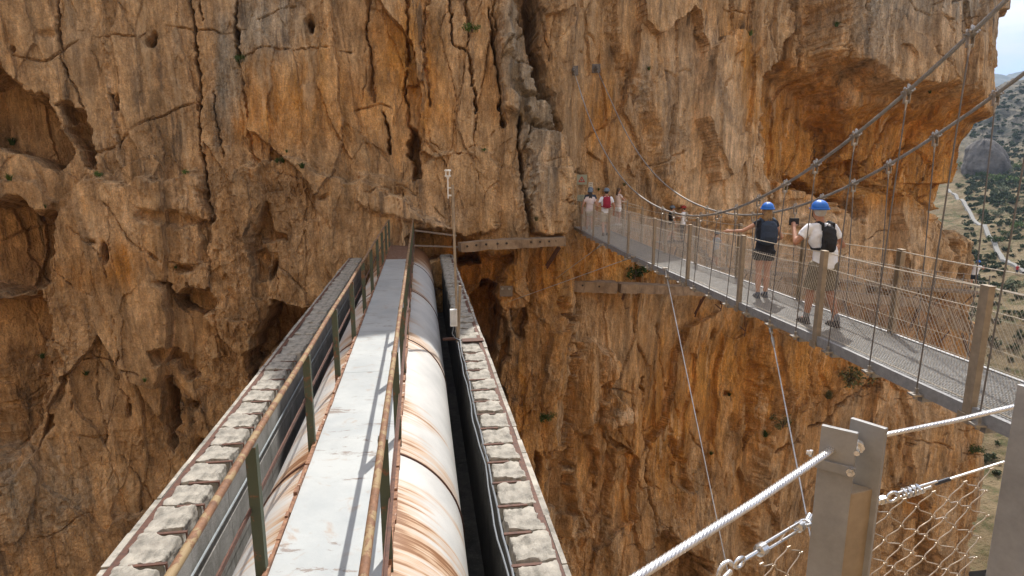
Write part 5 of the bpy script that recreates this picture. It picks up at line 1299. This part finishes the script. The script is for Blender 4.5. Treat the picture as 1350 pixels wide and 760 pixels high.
w7, i7 = person(f7_, -1.2, 1.74, 'walker in pale blue shirt, slate helmet and beige shorts behind the bridge mesh', dict(re=(.25, .15, 1.18), rh=(.13, .34, 1.15), le=(-.25, .15, 1.18), lh=(-.12, .34, 1.15)), dict(shirt=fab('pale_blue_cotton', (.42, .48, .55), .1), bottom=F_beige, cap=M_slate, hair=H_brown, leg=.85, wide=.11, shoe=M_shoe_w), GP)
f8_ = P(1282, 381.5, 36.6); f8_.z += .04
w8, i8 = person(f8_, -.9, 1.72, 'walker in blue helmet, white shirt and dark shorts on the walkway by the rock corner', dict(re=(.30, .15, 1.25), rh=(.25, .33, 1.38), le=(-.28, .15, 1.22), lh=(-.05, .34, 1.35), lean=(.08, .0)), dict(shirt=F_white, bottom=F_blueg, cap=M_blue, hair=H_dark, leg=.8), GP)
f9_ = on_terr(1340, 363)
w9, i9 = person(f9_, 2.0, 1.75, 'tiny walker in a red shirt on the path at the right edge', dict(), dict(shirt=fab('red_cotton', (.45, .03, .03)), bottom=F_blueg, hair=H_dark, leg=1.8), GP)
# ---------------------------------------------------------------- near railing
M_inox = steel('brushed_steel', .29, .42, (1, 1, .99), .12); M_rope = steel('bright_rope', .74, .28, (1, .98, .95), .8); M_net = steel('net_wire', .5, .35, (1, .85, .68), .5); M_bolt = steel('bolt_steel', .7, .22, (1, 1, 1), .9)
zt = -.55
def plate_post(ul, vl, ur, vr, th, zbot, name_parent, z=zt, bev=.0015):
    a = PZ(ul, vl, z); b = PZ(ur, vr, z); w = (b - a); w.z = 0; W = w.length; wd = w.normalized(); nrm = Vector((wd.y, -wd.x, 0))   # towards the viewer
    if nrm.y > 0: nrm = -nrm
    c = (a + b) / 2 - nrm * th / 2; M = Matrix((wd, -nrm, Vector((0, 0, 1)))).transposed()
    m = MB(); m.box((c.x, c.y, (z + zbot) / 2), (W, th, z - zbot), M); o = m.build('flat_bar', M_inox, name_parent, bevel=bev); return a, b, wd, nrm, W, M
post1 = empty('railing_post', PZ(1110, 560, -1.75), 'near steel railing post made of two flat bars bolted together', 'railing post')
A1, B1, wd1, nr1, W1, MM1 = plate_post(1083, 561, 1131, 572, .012, -1.75, post1)
A2, B2, wd2, nr2, W2, MM2 = plate_post(1121, 551.5, 1168, 566, .012, -1.75, post1, z=-.545)
fl = (A2 - A1); fl.z = 0
# spacer plate low between the bars and band below the rope
c = (A1 + B1 + A2 + B2) / 4; m = MB(); m.box((c.x, c.y, -1.22), (W1 * .9, fl.length * .82, 1.06), Matrix((wd1, fl.normalized(), Vector((0, 0, 1)))).transposed()); m.build('spacer_block', M_steelpost, post1, bevel=.002)
m = MB(); q = (A1 + B1) / 2 + nr1 * .003; m.box((q.x, q.y, zt - .087), (W1 + .008, .006, .022), MM1); m.build('clamp_band', M_inox, post1, bevel=.001)
# bolts
m = MB(); bl = A1 + wd1 * -.004; bp_ = Vector((A1.x, A1.y, -.62)) - wd1 * .012
m.lathe(bp_, -wd1, [(0, .008), (.006, .008), (.006, .005), (.012, .005)], 6); m.build('bolt', M_bolt, post1)
m = MB(); e = Vector((B1.x, B1.y, -.595)) + wd1 * .002; m.lathe(e, (A2 - B1).normalized() + Vector((.3, 0, 0)), [(0, .006), (.030, .006), (.030, .014), (.042, .014), (.042, .008), (.052, .008)], 8); m.build('bolt', M_bolt, post1)
m = MB(); e = Vector((B1.x, B1.y, -.635)) - wd1 * .004 + nr1 * .006; m.lathe(e, nr1, [(0, .009), (.008, .009), (.008, .005), (.018, .005)], 6); m.build('bolt', M_bolt, post1)
# hole collar where the rope enters
hole = PZ(1101, 590, -.60); 
m = MB(); m.lathe(Vector((hole.x, hole.y, hole.z)) - nr1 * .006, nr1, [(0, .0115), (.007, .0115)], 16); m.build('grommet', F_black, post1)
post2 = empty('railing_post', PZ(1345, 520, -1.75), 'dark flat railing post at the right edge of the picture', 'railing post')
A3, B3, wd3, nr3, W3, MM3 = plate_post(1341, 507, 1392, 521, .014, -1.75, post2, z=-.47)
def rope(pts, r, strands=7, lay=.075, mat=M_rope, n=8, sub=14, name='wire_rope', label=None, parent=None, cat='wire rope'):
    pts = [Vector(p) for p in pts]; L = 0; fine = []
    for a, b in zip(pts[:-1], pts[1:]):
        l = (b - a).length; k = max(2, int(l / (lay / sub)))
        for i in range(k): fine.append((a.lerp(b, i / k), b - a, L + l * i / k))
        L += l
    fine.append((pts[-1], pts[-1] - pts[-2], L)); m = MB(); rs = r * .40
    for s in range(strands):
        sp = []; 
        for p, d, l in fine:
            dd, e, g = frame(d); ph = l / lay * 6.283 + s * 6.283 / strands; sp.append(p + (e * math.cos(ph) + g * math.sin(ph)) * (r - rs))
        m.tube(sp, rs, n)
    m.tube([f[0] for f in fine[::6]] + [fine[-1][0]], r * .6, 6)
    o = m.build(name, mat, parent, smooth=True)
    if label: tag(o, label, cat)
    return o
r0 = PZ(845, 758, -.605); r0b = r0 + (r0 - hole) * .9
rope([r0b, r0, r0.lerp(hole, .5) - Vector((0, 0, .004)), hole], .0080, label='thick bright twisted wire rope rising from the lower edge to the near post')
ex = PZ(1169, 573, -.60); r3 = PZ(1342, 535, -.575); r4 = r3 + (r3 - ex) * .25
rope([ex - (r3 - ex).normalized() * .05, ex, ex.lerp(r3, .5) - Vector((0, 0, .003)), r3, r4], .0062, label='twisted wire rope running right from the near post to the edge post')
# right net: border rope, swaged end and chain-link diamonds
ra = PZ(1156, 662, -.80); rb = PZ(1324, 609, -.73)
net_r = empty('wire_net', ra, 'chain-link wire net hung between the near post and the edge post', 'wire net')
rope([ra.lerp(rb, .50), ra.lerp(rb, .8), rb], .0034, strands=6, lay=.04, name='border_rope', parent=net_r)
dr = (rb - ra).normalized()
# wrapped grips: short coils round the rope
m = MB()
def coil(m, p, d, R, n, pitch, r):
    dd, e, g = frame(d); m.tube([p + d * pitch * i / 14 + (e * math.cos(i / 14 * 6.283) + g * math.sin(i / 14 * 6.283)) * R for i in range(int(n * 14))], r, 6)
coil(m, ra.lerp(rb, .20), dr, .0105, 4.2, .0125, .0036); m.tube([ra.lerp(rb, .14) + Vector((0, 0, .006)), ra.lerp(rb, .46) + Vector((0, 0, .004))], .0038, 8); m.tube([ra.lerp(rb, .14) - Vector((0, 0, .008)), ra.lerp(rb, .42) - Vector((0, 0, .006))], .0036, 8)
m.build('wrapped_grip', M_bolt, net_r, smooth=True)
m = MB(); dd, e, g = frame(dr); c = ra.lerp(rb, .12); m.tube([c + dr * .016 * math.cos(a) + g * .012 * math.sin(a) for a in np.linspace(0, 6.283, 20, endpoint=False)], .0042, 8, closed=True)
m.lathe(ra - dr * .006, dr, [(0, .008), (.012, .0085), (.014, .006), (.024, .006), (.025, .010), (.030, .010)], 10); m.beam(ra + dr * .008 + g * .0, ra + dr * .024, .012, .016); m.build('shackle', M_bolt, net_r, smooth=True)
m = MB(); m.tube([ra.lerp(rb, .45), ra.lerp(rb, .56)], .0052, 10); m.build('heat_shrink', simple('shrink_black', (.02, .025, .04), .35), net_r, smooth=True)
def netting(pa, pb, depth, px, pz, r, parent, rows_skip=0, name='net_wires', bow=.05):
    """X-shaped wires pinched in ferrules at every crossing"""
    d = pb - pa; L = d.length; dn = d.normalized(); down = Vector((0, 0, -1)); out = dn.cross(down).normalized(); m = MB(); f = MB(); nx = int(L / px) + 1; nz = int(depth / pz)
    def node(i, j):
        s = (i + (.5 if j % 2 else 0)) * px; s2 = min(s, L); p = pa + dn * s2 + down * (j * pz * .5) + down * (bow * math.sin(math.pi * s2 / L) * (1 if j < 3 else .6))
        return p + out * (.006 * math.sin(i * 1.7 + j)) + dn * (.004 * math.sin(i * 2.1 + j * 1.3)) + down * (.003 * math.cos(i * 1.3 + j * 2.2)), s <= L
    for j in range(nz * 2):
        for i in range(-1, nx + 1):
            p, ok = node(i, j)
            if i < 0 or not ok: continue
            for di in ((0, 1) if j % 2 else (-1, 0)):
                q, ok2 = node(i + di, j + 1)
                if i + di < 0 or not ok2: continue
                v = q - p; sdv = out * (.0018 if di == (0 if j % 2 else -1) else -.0018); cur = dn * (.006 if di in (0,) else -.006) * (1 if j % 2 else 1)
                pts = [p + v * .0 + sdv * .6, p + v * .18 + sdv + down * .004, p + v * .5 + sdv, p + v * .82 + sdv - down * .004, q + sdv * .6]
                m.tube(pts, r, 6)
            fd = down; f.tube([p - dn * .005, p + dn * .005], .0023, 8)
    m.add(f.v, f.f); m.build(name, M_net, parent, smooth=True)
netting(ra + Vector((0, 0, -.016)), rb + Vector((0, 0, -.006)), .95, .084, .064, .0015, net_r, bow=.012)
# left net: turnbuckle, loop of rope and a little of the net
net_l = empty('wire_net', PZ(960, 750, -.8), 'slack wire net with turnbuckle and looped rope left of the near post', 'wire net')
la = PZ(958, 752, -.795); lb = PZ(1064, 688, -.80); dl = (lb - la).normalized()
m = MB(); dd, e, g = frame(dl)
for s in (-1, 1): m.tube([la.lerp(lb, .42) + g * .0 + e * 0 + g * s * .010, la.lerp(lb, .90) + g * s * .010], .0034, 8)
m.lathe(la.lerp(lb, .36), dl, [(0, .006), (.002, .0135), (.022, .0135), (.024, .006)], 10); m.lathe(la.lerp(lb, .86), dl, [(0, .006), (.002, .0125), (.016, .0125), (.018, .006)], 10)
m.lathe(la.lerp(lb, .18), dl, [(0, .005), (.05, .005)], 8); m.lathe(la.lerp(lb, .9), dl, [(0, .005), (.02, .005)], 8); m.build('turnbuckle', M_bolt, net_l, smooth=True)
m = MB(); c = la.lerp(lb, .14); m.tube([c + dl * .016 * math.cos(a) + g * .010 * math.sin(a) for a in np.linspace(0, 6.283, 18, endpoint=False)], .0042, 8, closed=True); m.build('shackle', M_bolt, net_l, smooth=True); m = MB(); c = la.lerp(lb, .97); m.tube([c + dl * .012 * math.cos(a) + e * .010 * math.sin(a) for a in np.linspace(0, 6.283, 18, endpoint=False)], .004, 8, closed=True); m.build('shackle', M_bolt, net_l, smooth=True)
m = MB(); m.tube([la.lerp(lb, .75) + g * .014, la.lerp(lb, .62) - g * .012, la.lerp(lb, .60) - g * .016], .0014, 6); m.build('locking_wire', M_net, net_l, smooth=True)
c = la - dl * .005
rope([c + dl * .022 * math.cos(a) + g * .020 * math.sin(a) for a in np.linspace(.3, 5.9, 24)] + [c + dl * .01 - g * .03 - dl * .06], .0048, strands=6, lay=.03, name='rope_loop', parent=net_l, mat=M_rope)
netting(PZ(1004, 742, -.87), lb + Vector((0, 0, -.05)), .8, .084, .064, .0015, net_l, bow=.0)
m = MB(); m.tube([PZ(1062, 692, -.81), PZ(1068, 680, -.80)], .009, 8); m.build('eye_bolt', M_bolt, net_l, smooth=True)
# boardwalk that carries the railing and the viewer
br = empty('boardwalk', (0, 0, -1.75), 'steel grated boardwalk under the viewer carrying the near railing', 'boardwalk')
m = MB(); d_f = Vector((.76, .55, 0)).normalized(); n_f = Vector((d_f.y, -d_f.x, 0))
base = Vector((A1.x, A1.y, -1.72))
for k in range(-26, 20): m.beam(base + d_f * k * .11 + n_f * -.02, base + d_f * k * .11 + n_f * 1.5, .10, .04)
m.build('boards', M_wood, br); m = MB(); m.beam(base - d_f * 2.9 + Vector((0, 0, -.07)), base + d_f * 2.1 + Vector((0, 0, -.07)), .06, .1); m.beam(base - d_f * 2.9 + n_f * 1.4 + Vector((0, 0, -.07)), base + d_f * 2.1 + n_f * 1.4 + Vector((0, 0, -.07)), .06, .1); m.build('joists', M_wood, br)
# ---------------------------------------------------------------- light
sun_dir = Vector((.215, .765, 1.0)).normalized()     # towards the sun
elev = math.asin(sun_dir.z); az = math.atan2(sun_dir.x, sun_dir.y)
sl = bpy.data.lights.new('sun', 'SUN'); sl.energy = 2.3; sl.angle = math.radians(.53); sl.color = (1, .95, .88)
so = bpy.data.objects.new('sun', sl); COL.objects.link(so); so.rotation_euler = (-sun_dir).to_track_quat('-Z', 'Y').to_euler(); so.location = (20, 60, 80)
w = bpy.data.worlds.new('World'); SC.world = w; w.use_nodes = True; wn = w.node_tree.nodes; wl = w.node_tree.links; wn.clear()
sk = wn.new('ShaderNodeTexSky'); sk.sky_type = 'NISHITA'; sk.sun_disc = False; sk.sun_elevation = elev; sk.sun_rotation = az
sk.altitude = 300; sk.dust_density = .05; sk.air_density = .26
bg = wn.new('ShaderNodeBackground'); bg.inputs[1].default_value = .15; wo = wn.new('ShaderNodeOutputWorld')
# thin white cloud over the blue, made brighter overhead, out of view, for fill
tc = wn.new('ShaderNodeTexCoord'); mp = wn.new('ShaderNodeMapping'); mp.inputs['Scale'].default_value = (1, 1, 3.2); wl.new(tc.outputs['Generated'], mp.inputs['Vector'])
nz = wn.new('ShaderNodeTexNoise'); nz.inputs['Scale'].default_value = 3.2; nz.inputs['Detail'].default_value = 7; nz.inputs['Roughness'].default_value = .58; wl.new(mp.outputs[0], nz.inputs['Vector'])
cr = wn.new('ShaderNodeValToRGB'); cr.color_ramp.elements[0].position = .44; cr.color_ramp.elements[1].position = .60; wl.new(nz.outputs['Fac'], cr.inputs[0])
mx = wn.new('ShaderNodeMix'); mx.data_type = 'RGBA'; wl.new(cr.outputs[0], mx.inputs[0]); wl.new(sk.outputs[0], mx.inputs[6]); 
sx = wn.new('ShaderNodeSeparateXYZ'); wl.new(tc.outputs['Generated'], sx.inputs[0])
hr = wn.new('ShaderNodeValToRGB'); hr.color_ramp.elements[0].position = .10; hr.color_ramp.elements[0].color = (.21, .22, .235, 1); hr.color_ramp.elements[1].position = .40; hr.color_ramp.elements[1].color = (.62, .60, .58, 1)
wl.new(sx.outputs[2], hr.inputs[0]); vm = wn.new('ShaderNodeVectorMath'); vm.operation = 'SCALE'; vm.inputs[3].default_value = 10.; wl.new(hr.outputs[0], vm.inputs[0]); wl.new(vm.outputs[0], mx.inputs[7])
wl.new(mx.outputs[2], bg.inputs[0]); wl.new(bg.outputs[0], wo.inputs[0])
SC.view_settings.view_transform = 'Standard'; SC.view_settings.look = 'None'; SC.view_settings.gamma = 1; SC.view_settings.exposure = 1.52
SC.render.engine = 'CYCLES'; SC.cycles.max_bounces = 8; SC.cycles.diffuse_bounces = 5; SC.cycles.use_denoising = True
SC.cycles.sample_clamp_indirect = 8

# ---------------------------------------------------------------- air
hb = MB(); hb.box((300, 1500, 240), (7400, 7600, 640)); 
hm = bpy.data.materials.new('air'); hm.use_nodes = True; hn = hm.node_tree; hn.nodes.clear(); ho = hn.nodes.new('ShaderNodeOutputMaterial'); hv = hn.nodes.new('ShaderNodeVolumePrincipled')
hv.inputs['Color'].default_value = (.62, .78, 1, 1); hv.inputs['Density'].default_value = .00022; hv.inputs['Anisotropy'].default_value = .0; hn.links.new(hv.outputs[0], ho.inputs['Volume'])
hz = hb.build('haze', hm); tag(hz, kind='stuff'); SC.cycles.volume_bounces = 0
